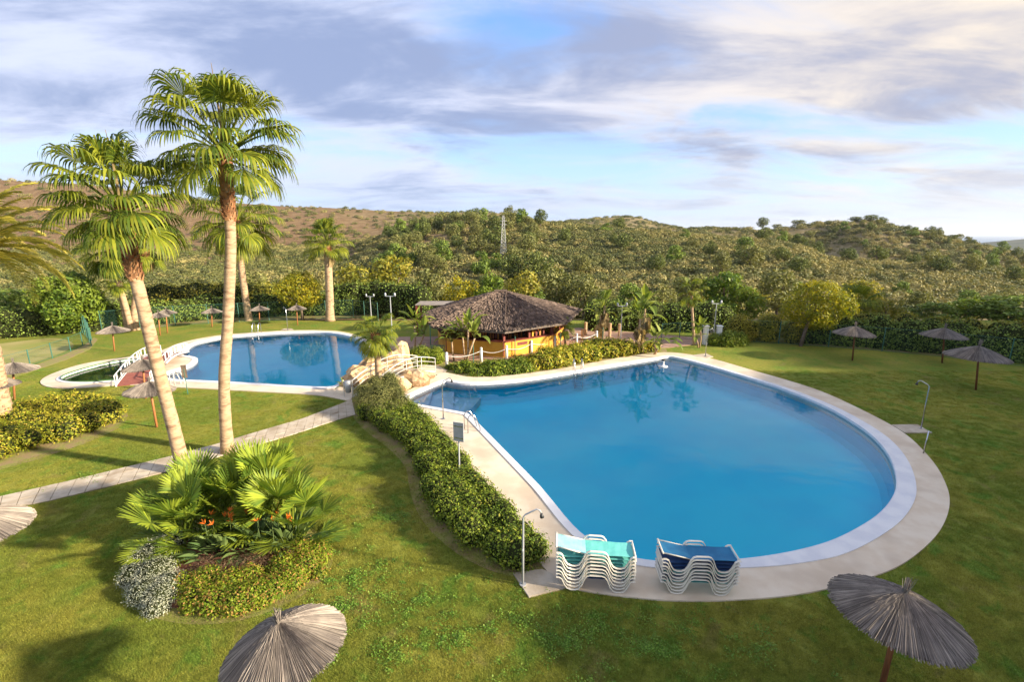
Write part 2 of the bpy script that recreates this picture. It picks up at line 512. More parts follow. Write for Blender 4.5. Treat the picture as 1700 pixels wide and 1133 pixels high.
M['dry_grass'] = mat('dry_grass', (0.34, 0.29, 0.10), (0.25, 0.24, 0.05), .35, 1.0, bump=.02, bscale=9, c3=(0.22, 0.25, 0.045), scale3=.25)
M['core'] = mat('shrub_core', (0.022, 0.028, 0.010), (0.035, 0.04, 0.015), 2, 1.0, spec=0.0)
M['sea'] = mat('sea_water', (0.03, 0.12, 0.24), (0.04, 0.14, 0.27), 0.002, 0.35)
M['coast'] = mat('coast_hill', (0.045, 0.06, 0.04), (0.09, 0.09, 0.06), 0.01, 1.0, spec=0.0)
# ------------------------------------------------------------------ outlines (read off the photograph, laid on the ground)
def chaikin(p, it=2, closed=True, keep=()):
    p = [Vector(q) for q in p]
    for _ in range(it):
        q = []
        n = len(p)
        for i in range(n if closed else n - 1):
            a, b = p[i], p[(i + 1) % n]
            q += [a * .75 + b * .25, a * .25 + b * .75]
        if not closed:
            q = [p[0]] + q + [p[-1]]
        p = q
    return p


def ground(pts, z=0.0):
    return [G(x, y, z) for x, y in pts]


def area2(p):
    return sum(p[i].x * p[(i + 1) % len(p)].y - p[(i + 1) % len(p)].x * p[i].y for i in range(len(p)))


def ccw(p):
    return p if area2(p) > 0 else list(reversed(p))


def offset(p, d):
    """outset a ccw ring; d number or function(point)->number"""
    out = []
    n = len(p)
    for i in range(n):
        a, b, c = p[i - 1], p[i], p[(i + 1) % n]
        t1 = (b - a).normalized()
        t2 = (c - b).normalized()
        nrm = Vector((t1.y + t2.y, -(t1.x + t2.x), 0))
        if nrm.length < 1e-6:
            nrm = Vector((t1.y, -t1.x, 0))
        nrm.normalize()
        k = 1 / max(0.5, nrm.dot(Vector((t1.y, -t1.x, 0))))
        dd = d(b) if callable(d) else d
        out.append(b + nrm * dd * k)
    return out


def slab_mb(outer, holes=(), z0=0.0, z1=0.03, skirt=True, mb=None):
    mb = mb or MB()
    rings = [[Vector((p.x, p.y, 0)) for p in r] for r in [outer] + list(holes)]
    tris = tessellate_polygon(rings)
    flat = [p for r in rings for p in r]
    vs = [(p.x, p.y, z1) for p in flat]
    fs = []
    for a, b, c in tris:
        A, B, C_ = flat[a], flat[b], flat[c]
        if (B.x - A.x) * (C_.y - A.y) - (C_.x - A.x) * (B.y - A.y) < 0:
            a, c = c, a
        fs.append((a, b, c))
    mb.add(vs, fs)
    if skirt:
        for r in rings:
            n = len(r)
            mb.add([(p.x, p.y, z) for p in r for z in (z0, z1)], [(2 * i, 2 * ((i + 1) % n), 2 * ((i + 1) % n) + 1, 2 * i + 1) for i in range(n)])
    return mb


def inside(p, ring):
    x, y = p[0], p[1]
    c = False
    n = len(ring)
    j = n - 1
    for i in range(n):
        a, b = ring[i], ring[j]
        if (a.y > y) != (b.y > y) and x < (b.x - a.x) * (y - a.y) / (b.y - a.y) + a.x:
            c = not c
        j = i
    return c


def inside_np(X, Y, ring):
    c = np.zeros(len(X), bool)
    n = len(ring)
    j = n - 1
    for i in range(n):
        ax, ay, bx, by = ring[i].x, ring[i].y, ring[j].x, ring[j].y
        if ay != by:
            c ^= ((ay > Y) != (by > Y)) & (X < (bx - ax) * (Y - ay) / (by - ay) + ax)
        j = i
    return c


WL = -0.07     # water level
pool_px = [(677, 662), (708, 648), (739, 635), (746, 637), (760, 640), (793, 641), (862, 636), (936, 624), (998, 613), (1060, 603), (1096, 597), (1108, 594.5), (1122, 596), (1168, 607.5),
           (1242, 630), (1304, 649.5), (1370, 677), (1409, 699), (1443, 722), (1468, 747), (1483, 773), (1490, 803), (1486, 828), (1462, 860),
           (1416, 889), (1370, 910), (1300, 927), (1225, 937), (1150, 941), (1085, 940), (1040, 932), (1000, 915), (958.6, 891.6), (902, 820), (886, 802.6), (811.7, 726), (779, 692), (774, 690),
           (730, 682), (681, 673)]
pool = ccw(chaikin(ground(pool_px, WL), 2))
pool = [Vector((p.x, p.y, 0)) for p in pool]
pool2_px = [(322, 572), (345, 567), (369, 562), (392, 560), (440, 556), (474, 554.5), (520, 553.5), (553, 555), (585, 561), (606, 572), (616, 590), (610, 605), (590, 620), (575, 629), (566, 637),
            (556, 645), (540, 646.5), (500, 645), (440, 640.6), (389, 638), (327, 635), (286, 633.5), (276, 630), (275, 622), (302, 616), (320, 609), (330, 599), (322, 595), (302, 593), (304, 588)]
pool2 = [Vector((p.x, p.y, 0)) for p in ccw(chaikin(ground(pool2_px, WL), 2))]
kid_px = [(99, 633), (109, 626), (143, 615), (183, 605), (217, 600), (232, 600), (243, 606), (240, 618), (228, 630), (207, 633.5), (180, 636), (148, 638.5), (112, 637.5)]
kid = [Vector((p.x, p.y, 0)) for p in ccw(chaikin(ground(kid_px, WL), 2))]

deck_px = [(722, 626), (735, 619), (752, 622), (778, 628), (820, 627), (862, 623), (936, 613), (1010, 598), (1060, 590), (1092, 586.5), (1111, 586), (1135, 588), (1178, 595), (1242, 614), (1316, 635), (1370, 653), (1425, 679), (1478, 706),
           (1510, 727), (1535, 752), (1558, 780), (1573, 812), (1577, 832), (1574, 856), (1558, 889), (1520, 925), (1481, 949), (1429, 966), (1380, 979), (1326, 990), (1260, 997), (1173, 1001), (1110, 1000), (1062, 996), (1000, 989), (955, 981), (938, 979),
           (905, 950), (872, 900), (800, 800), (745, 735), (700, 697), (672, 690), (656, 678), (658, 660), (694, 641)]
deck = [Vector((p.x, p.y, 0)) for p in ccw(chaikin(ground(deck_px), 2))]
deck2_px = [(64, 637), (74, 627), (104, 615), (138, 605), (183, 597.6), (222, 593), (262, 586), (280, 578), (294, 572), (316, 566), (345, 560.5), (369, 557), (392, 555), (440, 551.5), (474, 549.5), (520, 549), (560, 550), (590, 556), (614, 567), (628, 590), (622, 606),
            (603, 622), (590, 634), (585, 650), (584, 668), (560, 663), (530, 657), (440, 652), (366, 648), (288, 644), (240, 641), (210, 640), (158, 643.5), (118, 646.5), (81, 645)]
deck2 = [Vector((p.x, p.y, 0)) for p in ccw(chaikin(ground(deck2_px), 2))]

# ------------------------------------------------------------------ terrain: one polar sheet of hills with real depth
def tab(t, x):
    for (a, b), (c, d) in zip(t, t[1:]):
        if x <= c:
            k = max(0.0, (x - a) / (c - a))
            return b + (d - b) * k
    return t[-1][1]


FAR = [(-1200, 292), (0, 296), (60, 301), (140, 304), (252, 322), (400, 338), (486, 344), (538, 345), (610, 349), (672, 352), (733, 353), (817, 353), (850, 355), (885, 367), (915, 370), (960, 367), (1005, 361), (1060, 361), (1090, 372), (1130, 379), (1200, 380), (1290, 380), (1330, 373), (1400, 369),
       (1440, 366), (1480, 374), (1530, 385), (1560, 391), (1600, 402), (1640, 412), (1700, 426), (1800, 442), (3000, 460)]
FARY = [(-1200, 560), (0, 540), (480, 560), (850, 600), (900, 820), (1080, 820), (1150, 520), (1290, 400), (1440, 330), (1600, 300), (1700, 280), (3000, 250)]
CRB = [(-1200, 430), (0, 430), (300, 430), (480, 425), (583, 408), (640, 392), (709, 381), (770, 374), (850, 373), (1000, 379), (1100, 387), (1200, 392), (1290, 400), (1340, 412), (1370, 429), (1455, 438), (1546, 445), (1615, 456), (1700, 465), (1850, 475), (3000, 480)]
CRY = [(-1200, 230), (300, 230), (560, 250), (850, 260), (1200, 220), (1370, 190), (1700, 150), (3000, 130)]
DIP = [(-1200, 0), (560, 0), (640, -3), (850, -5), (1200, -7), (1400, -13), (1700, -10), (3000, -8)]
YS = [47, 50, 54, 60, 68, 78, 90, 104, 120, 138, 158, 180, 205, 232, 262, 295, 330, 365, 405, 450, 500, 555, 615, 680, 750, 830, 920, 1050, 1250, 1500, 1900, 2500]
PXS = list(range(-1400, 3000, 14))


def hnoise(x, y, s, seed=0.0):
    from mathutils import noise
    return noise.fractal(Vector((x / s, y / s, seed)), 0.9, 2.1, 4)


def column(px):
    fy, cy_ = tab(FARY, px), tab(CRY, px)
    fz = W(px, tab(FAR, px), fy).z
    cz = W(px, tab(CRB, px), cy_).z
    vz = -5.0 if px > 480 else -3.0
    dz = cz + tab(DIP, px)
    dy = cy_ + (fy - cy_) * 0.3
    nodes = [(47, -0.35), (56, -1.0), (80, vz), (cy_, cz), (dy, dz), (fy, fz), (fy * 1.12, fz - 3), (fy * 1.6, fz * 0.35 - 20), (1900, -75), (2600, -80)]
    return nodes


def hz_col(nodes, Y):
    if Y <= nodes[0][0]:
        return nodes[0][1]
    n = len(nodes)
    for i in range(n - 1):
        a, b = nodes[i], nodes[i + 1]
        if Y <= b[0]:
            # monotone-ish cubic
            def sl_(j):
                if j <= 0 or j >= n - 1: return 0.0
                d0 = (nodes[j][1] - nodes[j - 1][1]) / max(1e-3, nodes[j][0] - nodes[j - 1][0])
                d1 = (nodes[j + 1][1] - nodes[j][1]) / max(1e-3, nodes[j + 1][0] - nodes[j][0])
                if d0 * d1 <= 0: return 0.0
                return 2 * d0 * d1 / (d0 + d1)
            h = b[0] - a[0]
            t = (Y - a[0]) / h
            m0, m1 = sl_(i) * h, sl_(i + 1) * h
            return (2 * t ** 3 - 3 * t * t + 1) * a[1] + (t ** 3 - 2 * t * t + t) * m0 + (-2 * t ** 3 + 3 * t * t) * b[1] + (t ** 3 - t * t) * m1
    return nodes[-1][1]


HZ = np.zeros((len(PXS), len(YS)))
HX = np.zeros_like(HZ)
for i, px in enumerate(PXS):
    nd = column(px)
    cy_, fy = nd[3][0], nd[5][0]
    sx = (px - CX) / FOC
    for j, Y in enumerate(YS):
        z = hz_col(nd, Y)
        X = sx * Y * CP + sx * (CAMH - z) * SP
        am = min(1.0, max(0, (Y - 60) / 60))
        near = min(1.0, abs(Y - fy) / 80)
        z += hnoise(X, Y, 95, 1.0) * 3.6 * am * near * (1 if Y > 110 else .5) * (Y / 350 if Y < 350 else 1)
        HZ[i, j] = z
        HX[i, j] = X
nv = len(YS)
V = np.zeros((len(PXS) * nv, 3))
V[:, 0] = HX.ravel(); V[:, 2] = HZ.ravel(); V[:, 1] = np.tile(YS, len(PXS))
F = []
for i in range(len(PXS) - 1):
    for j in range(nv - 1):
        a = i * nv + j
        F.append((a, a + nv, a + nv + 1, a + 1))
hill = link('hills', npmesh('hills', V, np.array(F), M['hill'], True))
tag(hill, kind='structure')


def hill_at(px, Y):
    """terrain point at photo column px and depth Y"""
    fi = (px - PXS[0]) / 14.0
    i = int(min(max(fi, 0), len(PXS) - 2)); fi = min(max(fi - i, 0), 1)
    j = int(np.searchsorted(YS, Y) - 1); j = min(max(j, 0), nv - 2)
    fj = (Y - YS[j]) / (YS[j + 1] - YS[j]); fj = min(max(fj, 0), 1)
    def bl(A): return (A[i, j] * (1 - fi) + A[i + 1, j] * fi) * (1 - fj) + (A[i, j + 1] * (1 - fi) + A[i + 1, j + 1] * fi) * fj
    return Vector((bl(HX), Y, bl(HZ)))


# sea and the far shore
sea = link('sea', MB().add([(-30000, 1500, -80), (30000, 1500, -80), (30000, 26000, -80), (-30000, 26000, -80)], [(0, 1, 2, 3)]).mesh('sea', M['sea']))
tag(sea, kind='structure')
cv, cf = [], []
prof = [(1560, 412), (1610, 407), (1630, 403), (1661, 400), (1700, 397), (1760, 390), (1850, 383), (2100, 378), (2600, 380), (3200, 384)]
xs = list(range(1560, 3200, 12))
for i, x in enumerate(xs):
    top = tab(prof, x) + hnoise(x, 0, 40, 5) * 1.0
    for j, (Y, k) in enumerate(((2300, -.1), (2500, .35), (2700, .62), (2950, .86), (3100, 1.0), (3300, .8), (3900, -.1))):
        pt = W(x, top, Y)
        z = -80 + (pt.z + 80) * k + (hnoise(pt.x, Y, 160, 3) * 6 if 0 < j < 4 else 0)
        cv.append((pt.x, Y, z))
for i in range(len(xs) - 1):
    for j in range(6):
        a = i * 7 + j
        cf.append((a, a + 7, a + 8, a + 1))
cst = MB().add(cv, cf).obj('coast_hill', M['coast'], smooth=True)
tag(cst, kind='structure')

# ------------------------------------------------------------------ lawn (one sheet, open where the pools are)
# back edge of the lawn follows the hedges in the photograph
lawn_outer = [Vector(p + (0,)) for p in ((-110, -14), (110, -14), (110, 50), (60, 50), (0, 50), (-60, 50), (-110, 50))]
holes = [pool, pool2, kid]
holes = [offset(h, 0.12) for h in holes]
lawn = slab_mb(lawn_outer, holes, -0.3, 0.0, skirt=False).obj('lawn', M['grass'])
tag(lawn, kind='structure')

# pool decks
dk = slab_mb(deck, [offset(pool, 0.10)], -0.02, 0.045).obj('pool_deck', M['stone'])
tag(dk, kind='structure')
dk2 = slab_mb(deck2, [offset(pool2, 0.10), offset(kid, 0.10)], -0.02, 0.045).obj('pool_deck', M['stone'])
tag(dk2, kind='structure')


# coping: white rims, each round its pool
def wide(p):
    # the rim widens into a pale shelf round the right-hand bow of the big pool
    px, py = PX((p.x, p.y, 0))
    a = min(1, max(0, (px - 1180) / 180)) * min(1, max(0, (py - 640) / 90))
    a *= min(1, max(0, (1480 + (py < 860) * 200 - abs(px - 0)) / 60)) if False else 1
    return 0.28 + 0.26 * a


def rim(name, ring, wfun, z=0.075):
    n = len(ring)
    inn = offset(ring, -0.03)
    out = offset(ring, wfun)
    mb = MB()
    vs = []
    for p, q in zip(inn, out):
        vs += [(p.x, p.y, -0.35), (p.x, p.y, z - .02), (p.x + (q.x - p.x) * .06, p.y + (q.y - p.y) * .06, z), (q.x, q.y, z), (q.x, q.y, 0.0)]
    fs = []
    for i in range(n):
        a, b = i * 5, ((i + 1) % n) * 5
        for k in range(4):
            fs.append((a + k, a + k + 1, b + k + 1, b + k))
    mb.add(vs, fs)
    o = mb.obj(name, M['coping'])
    return tag(o, kind='structure')


rim('pool_coping', pool, wide)
rim('pool_coping', pool2, 0.33)
rim('pool_coping', kid, 0.22)


def basin(name, ring, depth, m):
    inner = offset(ring, -0.28)
    mid = offset(ring, -0.08)
    mb = slab_mb(inner, (), 0, depth, skirt=False)
    n = len(ring)
    for (r1, z1), (r2, z2) in (((inner, depth), (mid, depth + .22)), ((mid, depth + .22), (offset(ring, 0.01), depth + .6)), ((offset(ring, 0.01), depth + .6), (offset(ring, 0.01), 0.0))):
        mb.add([(p.x, p.y, z) for a, b in zip(r1, r2) for p, z in ((a, z1), (b, z2))], [(2 * i, 2 * i + 1, 2 * ((i + 1) % n) + 1, 2 * ((i + 1) % n)) for i in range(n)])
    return tag(mb.obj(name, m), kind='structure')


def waterbody(name, ring, depth, m):
    r = offset(ring, 0.05)
    mb = slab_mb(r, (), depth, WL)
    n = len(r)
    base = slab_mb(r, (), 0, depth, skirt=False)
    mb.add(base.v, [tuple(reversed(f)) for f in base.f])
    return tag(mb.obj(name, m), kind='structure')


basin('pool_basin', pool, -1.25, M['tile'])
waterbody('pool_water', pool, -1.4, M['water'])
basin('pool_basin', pool2, -1.1, M['tile'])
waterbody('pool_water', pool2, -1.25, M['water'])
basin('kids_pool_basin', kid, -0.45, M['tile_green'])
waterbody('kids_pool_water', kid, -0.55, M['water_green'])
# shallow steps in the pointed left end of the big pool
for zz, pts in ((-0.32, [(683, 662), (708, 651), (720, 646), (710, 676), (686, 671)]), (-0.58, [(717, 648), (739, 640), (754, 642), (752, 682), (707, 677)]), (-0.85, [(753, 643), (795, 645), (812, 645), (777, 686), (750, 682)])):
    r = [Vector((p.x, p.y, 0)) for p in ccw(ground(pts, zz))]
    st = slab_mb(r, (), -1.3, zz).obj('pool_step', M['tile_pale'])
    tag(st, kind='structure')

# ------------------------------------------------------------------ path of slabs
path_up = [(-140, 867), (-60, 844), (0, 826), (132, 796), (291, 757), (366, 737), (414, 722), (500, 697), (560, 674), (584, 664)]
path_lo = [(-140, 890), (-60, 862), (0, 845), (63, 838), (159, 815), (293, 781), (403, 748), (496, 720), (540, 705), (590, 690)]


def along(pts, n):
    g = [G(x, y) for x, y in pts]
    d = [0]
    for a, b in zip(g, g[1:]):
        d.append(d[-1] + (b - a).length)
    out = []
    for i in range(n):
        t = d[-1] * i / (n - 1)
        for k in range(len(g) - 1):
            if t <= d[k + 1] + 1e-6:
                f = (t - d[k]) / (d[k + 1] - d[k])
                out.append(g[k].lerp(g[k + 1], f))
                break
    return out


NP_ = 33
pu, pl = along(path_up, NP_), along(path_lo, NP_)
jb = slab_mb(ccw(pu + list(reversed(pl))), (), -0.01, 0.012).obj('path', M['joint'])
tag(jb, kind='structure')
rnd = random.Random(5)
for i in range(NP_ - 1):
    a, b, c, d = pl[i], pl[i + 1], pu[i + 1], pu[i]
    k = 0.5 + rnd.uniform(-.22, .22)
    k2 = k + rnd.uniform(-.12, .12)
    m1, m2 = a.lerp(d, k), b.lerp(c, k2)
    quads = [(a, b, m2, m1), (m1, m2, c, d)] if i % 3 != 1 else [(a, b, c, d)]
    for q in quads:
        ctr = sum(q, Vector()) / 4
        g = []
        for p in q:
            v = ctr - p
            g.append(p + v.normalized() * 0.022)
        z = 0.04 + rnd.uniform(-.004, .004)
        s = slab_mb(ccw(g), (), 0.0, z).obj('slab', M['slab'], parent=jb)
# triangle of deck joining path and pool 2
link_px = [(530, 657), (560, 663), (586, 668), (600, 672), (600, 688), (584, 687), (566, 669), (545, 679), (538, 668)]

# paved apron and paths round the bar
apron = slab_mb(ccw(ground([(718, 612), (735, 604), (760, 600), (800, 598), (870, 590), (940, 583), (990, 575), (1050, 580), (1110, 578), (1160, 572), (1165, 562), (1100, 556), (960, 545), (840, 555), (700, 560), (640, 560), (655, 590), (700, 606)])), (), -0.02, 0.03).obj('bar_terrace', M['terra'])
tag(apron, kind='structure')
ap2 = slab_mb(ccw(ground([(700, 606), (722, 606), (742, 616), (735, 624), (715, 622), (690, 618)])), (), -0.02, 0.04).obj('terrace_path', M['stone'])
tag(ap2, kind='structure')

# kids-side path to the left (dry sandy edge)
sp = slab_mb(ccw(ground([(0, 622), (60, 606), (110, 588), (140, 574), (156, 560), (162, 564), (150, 580), (110, 598), (56, 616), (0, 636), (-60, 652), (-60, 640)])), (), -0.02, 0.012).obj('sandy_strip', M['soil'])
tag(sp, kind='structure')

tag(slab_mb(ccw(chaikin(ground([(-200, 640), (-60, 628), (0, 618), (60, 602), (108, 585), (128, 572), (100, 560), (40, 566), (-40, 576), (-200, 600)]), 2)), (), 0, 0.006, skirt=False).obj('dry_grass', M['dry_grass']), kind='structure')
# shower pads
pads = [[(852, 954.6), (878, 994), (938, 979), (916, 955), (900, 948)], [(1480, 707), (1523, 706.5), (1545, 720), (1502, 720.5)], [(1148, 591), (1172, 588), (1184, 593.5), (1172, 596)], [(466, 549), (472, 546.5), (484, 546.5), (488, 549)]]
for p in pads:
    tag(slab_mb(ccw(ground(p)), (), -0.02, 0.05).obj('shower_pad', M['slab']), kind='structure')

# beds of bare soil
beds = {
    'hedge': [(578, 650), (588, 640), (625, 622), (650, 640), (660, 668), (668, 690), (712, 712), (755, 752), (810, 805), (870, 880), (925, 925), (905, 955), (862, 962), (800, 945), (745, 912), (700, 868), (680, 820), (676, 775), (640, 740), (600, 712), (584, 690)],
    'left': [(-160, 720), (-60, 690), (20, 668), (110, 660), (190, 664), (215, 684), (208, 706), (160, 730), (90, 755), (20, 776), (-80, 800), (-160, 810)],
    'centre': [(222, 905), (250, 880), (330, 862), (430, 858), (510, 872), (548, 900), (556, 935), (530, 972), (470, 1010), (390, 1036), (310, 1040), (240, 1025), (205, 985), (200, 945)],
    'bar': [(726, 600), (750, 596), (800, 590), (870, 584), (950, 578), (1000, 574), (1090, 570), (1108, 580), (1106, 588), (1060, 590), (1010, 600), (936, 616), (862, 626), (790, 632), (750, 625), (728, 614)],
    'hedge_r': [(1150, 566), (1230, 563), (1330, 572), (1460, 582), (1600, 594), (1720, 606), (1900, 624), (1900, 590), (1700, 570), (1400, 556), (1200, 548), (1150, 552)],
    'hedge_l': [(160, 560), (250, 545), (320, 537), (420, 532), (560, 527), (620, 528), (620, 518), (400, 520), (160, 536)],
}
BED = {}
for k, p in beds.items():
    r = [Vector((q.x, q.y, 0)) for q in ccw(chaikin(ground(p), 2))]
    BED[k] = r
    tag(slab_mb(r, (), 0, 0.008 if k != 'centre' else 0.01, skirt=False).obj('flower_bed', M['soil']), kind='structure')
# mound in the centre bed
# ------------------------------------------------------------------ foliage tools
def leaf_quads(P, N, size, rng, aspect=0.5, fold=0.0, up=0.0, jitter=0.55):
    """P (n,3) centres, N (n,3) outward normals -> diamond leaves, verts (4n,3), faces (n,4)"""
    n = len(P)
    N = N + rng.normal(0, jitter, (n, 3))
    N[:, 2] += up
    N /= np.linalg.norm(N, axis=1, keepdims=True) + 1e-9
    a = rng.normal(0, 1, (n, 3))
    a -= (a * N).sum(1)[:, None] * N
    a /= np.linalg.norm(a, axis=1, keepdims=True) + 1e-9
    b = np.cross(N, a)
    s = size * rng.uniform(0.6, 1.35, (n, 1))
    V = np.empty((n, 4, 3))
    V[:, 0] = P - a * s
    V[:, 1] = P + b * s * aspect + N * s * 0.12
    V[:, 2] = P + a * s
    V[:, 3] = P - b * s * aspect + N * s * 0.12
    return V.reshape(-1, 3), np.arange(4 * n).reshape(n, 4)


def crown_points(rng, n, blobs, squash=1.0, shell=0.35):
    """points on and just within the skins of many blobs; inner ones dropped"""
    B = np.array([b[:3] for b in blobs]); Rr = np.array([b[3] for b in blobs])
    w = Rr ** 2
    idx = rng.choice(len(blobs), n, p=w / w.sum())
    d = rng.normal(0, 1, (n, 3)); d /= np.linalg.norm(d, axis=1, keepdims=True)
    rad = Rr[idx] * (1 - shell * rng.random(n) ** 1.6) * (1 + 0.12 * rng.normal(0, 1, n))
    d2 = d.copy(); d2[:, 2] *= squash
    P = B[idx] + d2 * rad[:, None]
    keep = np.ones(n, bool)
    for k in range(len(blobs)):
        q = P - B[k]; q[:, 2] /= squash
        ins = (np.linalg.norm(q, axis=1) < Rr[k] * 0.66) & (idx != k)
        keep &= ~ins
    return P[keep], d[keep]


def tree_meshes(name, seed, H, Rc, leafm, n=2600, leaf=0.13, nb=26, squash=0.8, base=0.35, trunk_r=0.12, lean=0.0, open_=0.0, flat=False):
    """a crown of leaves and a limbed trunk, both local to the foot of the tree"""
    rng = np.random.default_rng(seed)
    ch = H * (1 - base)
    cz = H * base + ch * 0.5
    blobs = []
    for i in range(nb):
        th = rng.uniform(0, 2 * math.pi)
        u = rng.uniform(-1, 1)
        rr = math.sqrt(max(0, 1 - u * u)) * rng.uniform(0.45, 0.85) if not flat else math.sqrt(rng.random()) * .85
        if flat: u = u * 0.4 + 0.25 * (1 - rr)
        br = Rc * rng.uniform(0.24, 0.42) * (1 - open_ * .3)
        blobs.append((rr * Rc * math.cos(th) + lean * H * .5, rr * Rc * math.sin(th), cz + u * (ch * 0.5 - br * .5), br))
    P, N = crown_points(rng, n, blobs)
    P[:, 2] = np.maximum(P[:, 2], 0.03 * H)
    V, F = leaf_quads(P, N, leaf, rng, 0.55)
    crown = npmesh(name + '_crown', V, F, leafm)
    mb = MB()
    rr_ = random.Random(seed)
    fork = Vector((lean * H * .25, 0, H * (base + .08)))
    mb.tube([(0, 0, -0.1), (lean * H * .1, rr_.uniform(-.03, .03) * H, fork.z * .5), fork], [trunk_r * 1.25, trunk_r, trunk_r * .8], 7)
    for b in blobs[:max(4, nb // 3)]:
        tip = Vector(b[:3])
        mid = fork.lerp(tip, .5) + Vector((0, 0, rr_.uniform(0, .06) * H))
        mb.tube([fork - Vector((0, 0, .1)), mid, tip], [trunk_r * .55, trunk_r * .32, trunk_r * .12], 5)
    return crown, mb.mesh(name + '_trunk', M['bark_dark'], True)


def shrub_mesh(name, seed, blobs, leafm, n, leaf, core=True, aspect=0.5, squash=1.0, up=0.25, shell=0.3):
    rng = np.random.default_rng(seed)
    P, N = crown_points(rng, n, blobs, squash, shell)
    k = P[:, 2] > 0.02
    P, N = P[k], N[k]
    V, F = leaf_quads(P, N, leaf, rng, aspect, up=up)
    return npmesh(name, V, F, leafm)


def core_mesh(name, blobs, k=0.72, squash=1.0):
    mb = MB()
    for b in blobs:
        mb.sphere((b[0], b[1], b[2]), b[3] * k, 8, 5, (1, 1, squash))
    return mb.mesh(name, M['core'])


def scatter(name, pts, protos, m_list, kind_label=None, rotate=True, flat=False):
    """one object: its own mesh holds the pattern plants and the points; geometry nodes repeat them.
       pts: array (n,5): x,y,z,scale,variant ; protos: list of (V,F,matindex)"""
    V = [np.asarray(p[0], dtype=np.float32) for p in protos]
    kinds = [np.full(len(v), i + 1, dtype=np.int32) for i, v in enumerate(V)]
    nP = len(pts)
    allV = np.concatenate(V + [pts[:, :3].astype(np.float32)])
    kind = np.concatenate(kinds + [np.zeros(nP, dtype=np.int32)])
    off = 0
    Fs, mi = [], []
    for (v, f, m_), vv in zip(protos, V):
        Fs.append(np.asarray(f) + off); mi.append(np.full(len(f), m_, dtype=np.int32)); off += len(vv)
    F = np.concatenate(Fs); mi = np.concatenate(mi)
    me = npmesh(name, allV, F, None)
    for m_ in m_list: me.materials.append(m_)
    me.polygons.foreach_set('material_index', mi)
    a = me.attributes.new('kind_id', 'INT', 'POINT'); a.data.foreach_set('value', kind)
    sc_ = np.ones(len(allV), dtype=np.float32); sc_[-nP:] = pts[:, 3]
    a = me.attributes.new('size', 'FLOAT', 'POINT'); a.data.foreach_set('value', sc_)
    va = np.zeros(len(allV), dtype=np.int32); va[-nP:] = pts[:, 4].astype(int)
    a = me.attributes.new('variant', 'INT', 'POINT'); a.data.foreach_set('value', va)
    rv = np.zeros((len(allV), 3), dtype=np.float32)
    rg = np.random.default_rng(3)
    if rotate: rv[-nP:, 2] = rg.uniform(0, 6.28, nP)
    if not flat: rv[-nP:, 0] = rg.normal(0, .08, nP)
    a = me.attributes.new('turn', 'FLOAT_VECTOR', 'POINT'); a.data.foreach_set('vector', rv.ravel())
    o = link(name, me)
    ng = bpy.data.node_groups.new(name, 'GeometryNodeTree')
    ng.interface.new_socket('Geometry', in_out='INPUT', socket_type='NodeSocketGeometry')
    ng.interface.new_socket('Geometry', in_out='OUTPUT', socket_type='NodeSocketGeometry')
    N, L = ng.nodes, ng.links
    gi, go = N.new('NodeGroupInput'), N.new('NodeGroupOutput')

    def attr(nm, t):
        q = N.new('GeometryNodeInputNamedAttribute'); q.data_type = t; q.inputs[0].default_value = nm
        return q.outputs[0]
    kid_ = attr('kind_id', 'INT')

    def sep(k):
        c = N.new('FunctionNodeCompare'); c.data_type = 'INT'; c.operation = 'EQUAL'
        L.new(kid_, c.inputs[2]); c.inputs[3].default_value = k
        s = N.new('GeometryNodeSeparateGeometry'); s.domain = 'POINT'
        L.new(gi.outputs[0], s.inputs[0]); L.new(c.outputs[0], s.inputs[1])
        return s.outputs[0]
    gj = N.new('GeometryNodeJoinGeometry')
    for k in reversed(range(1, len(protos) + 1)):
        g2 = N.new('GeometryNodeGeometryToInstance')
        L.new(sep(k), g2.inputs[0]); L.new(g2.outputs[0], gj.inputs[0])
    ip = N.new('GeometryNodeInstanceOnPoints')
    L.new(sep(0), ip.inputs['Points']); L.new(gj.outputs[0], ip.inputs['Instance'])
    ip.inputs['Pick Instance'].default_value = True
    L.new(attr('variant', 'INT'), ip.inputs['Instance Index'])
    L.new(attr('size', 'FLOAT'), ip.inputs['Scale'])
    e2r = N.new('FunctionNodeEulerToRotation')
    L.new(attr('turn', 'FLOAT_VECTOR'), e2r.inputs[0]); L.new(e2r.outputs[0], ip.inputs['Rotation'])
    L.new(ip.outputs[0], go.inputs[0])
    md = o.modifiers.new('scatter', 'NODES'); md.node_group = ng
    return tag(o, kind='stuff')


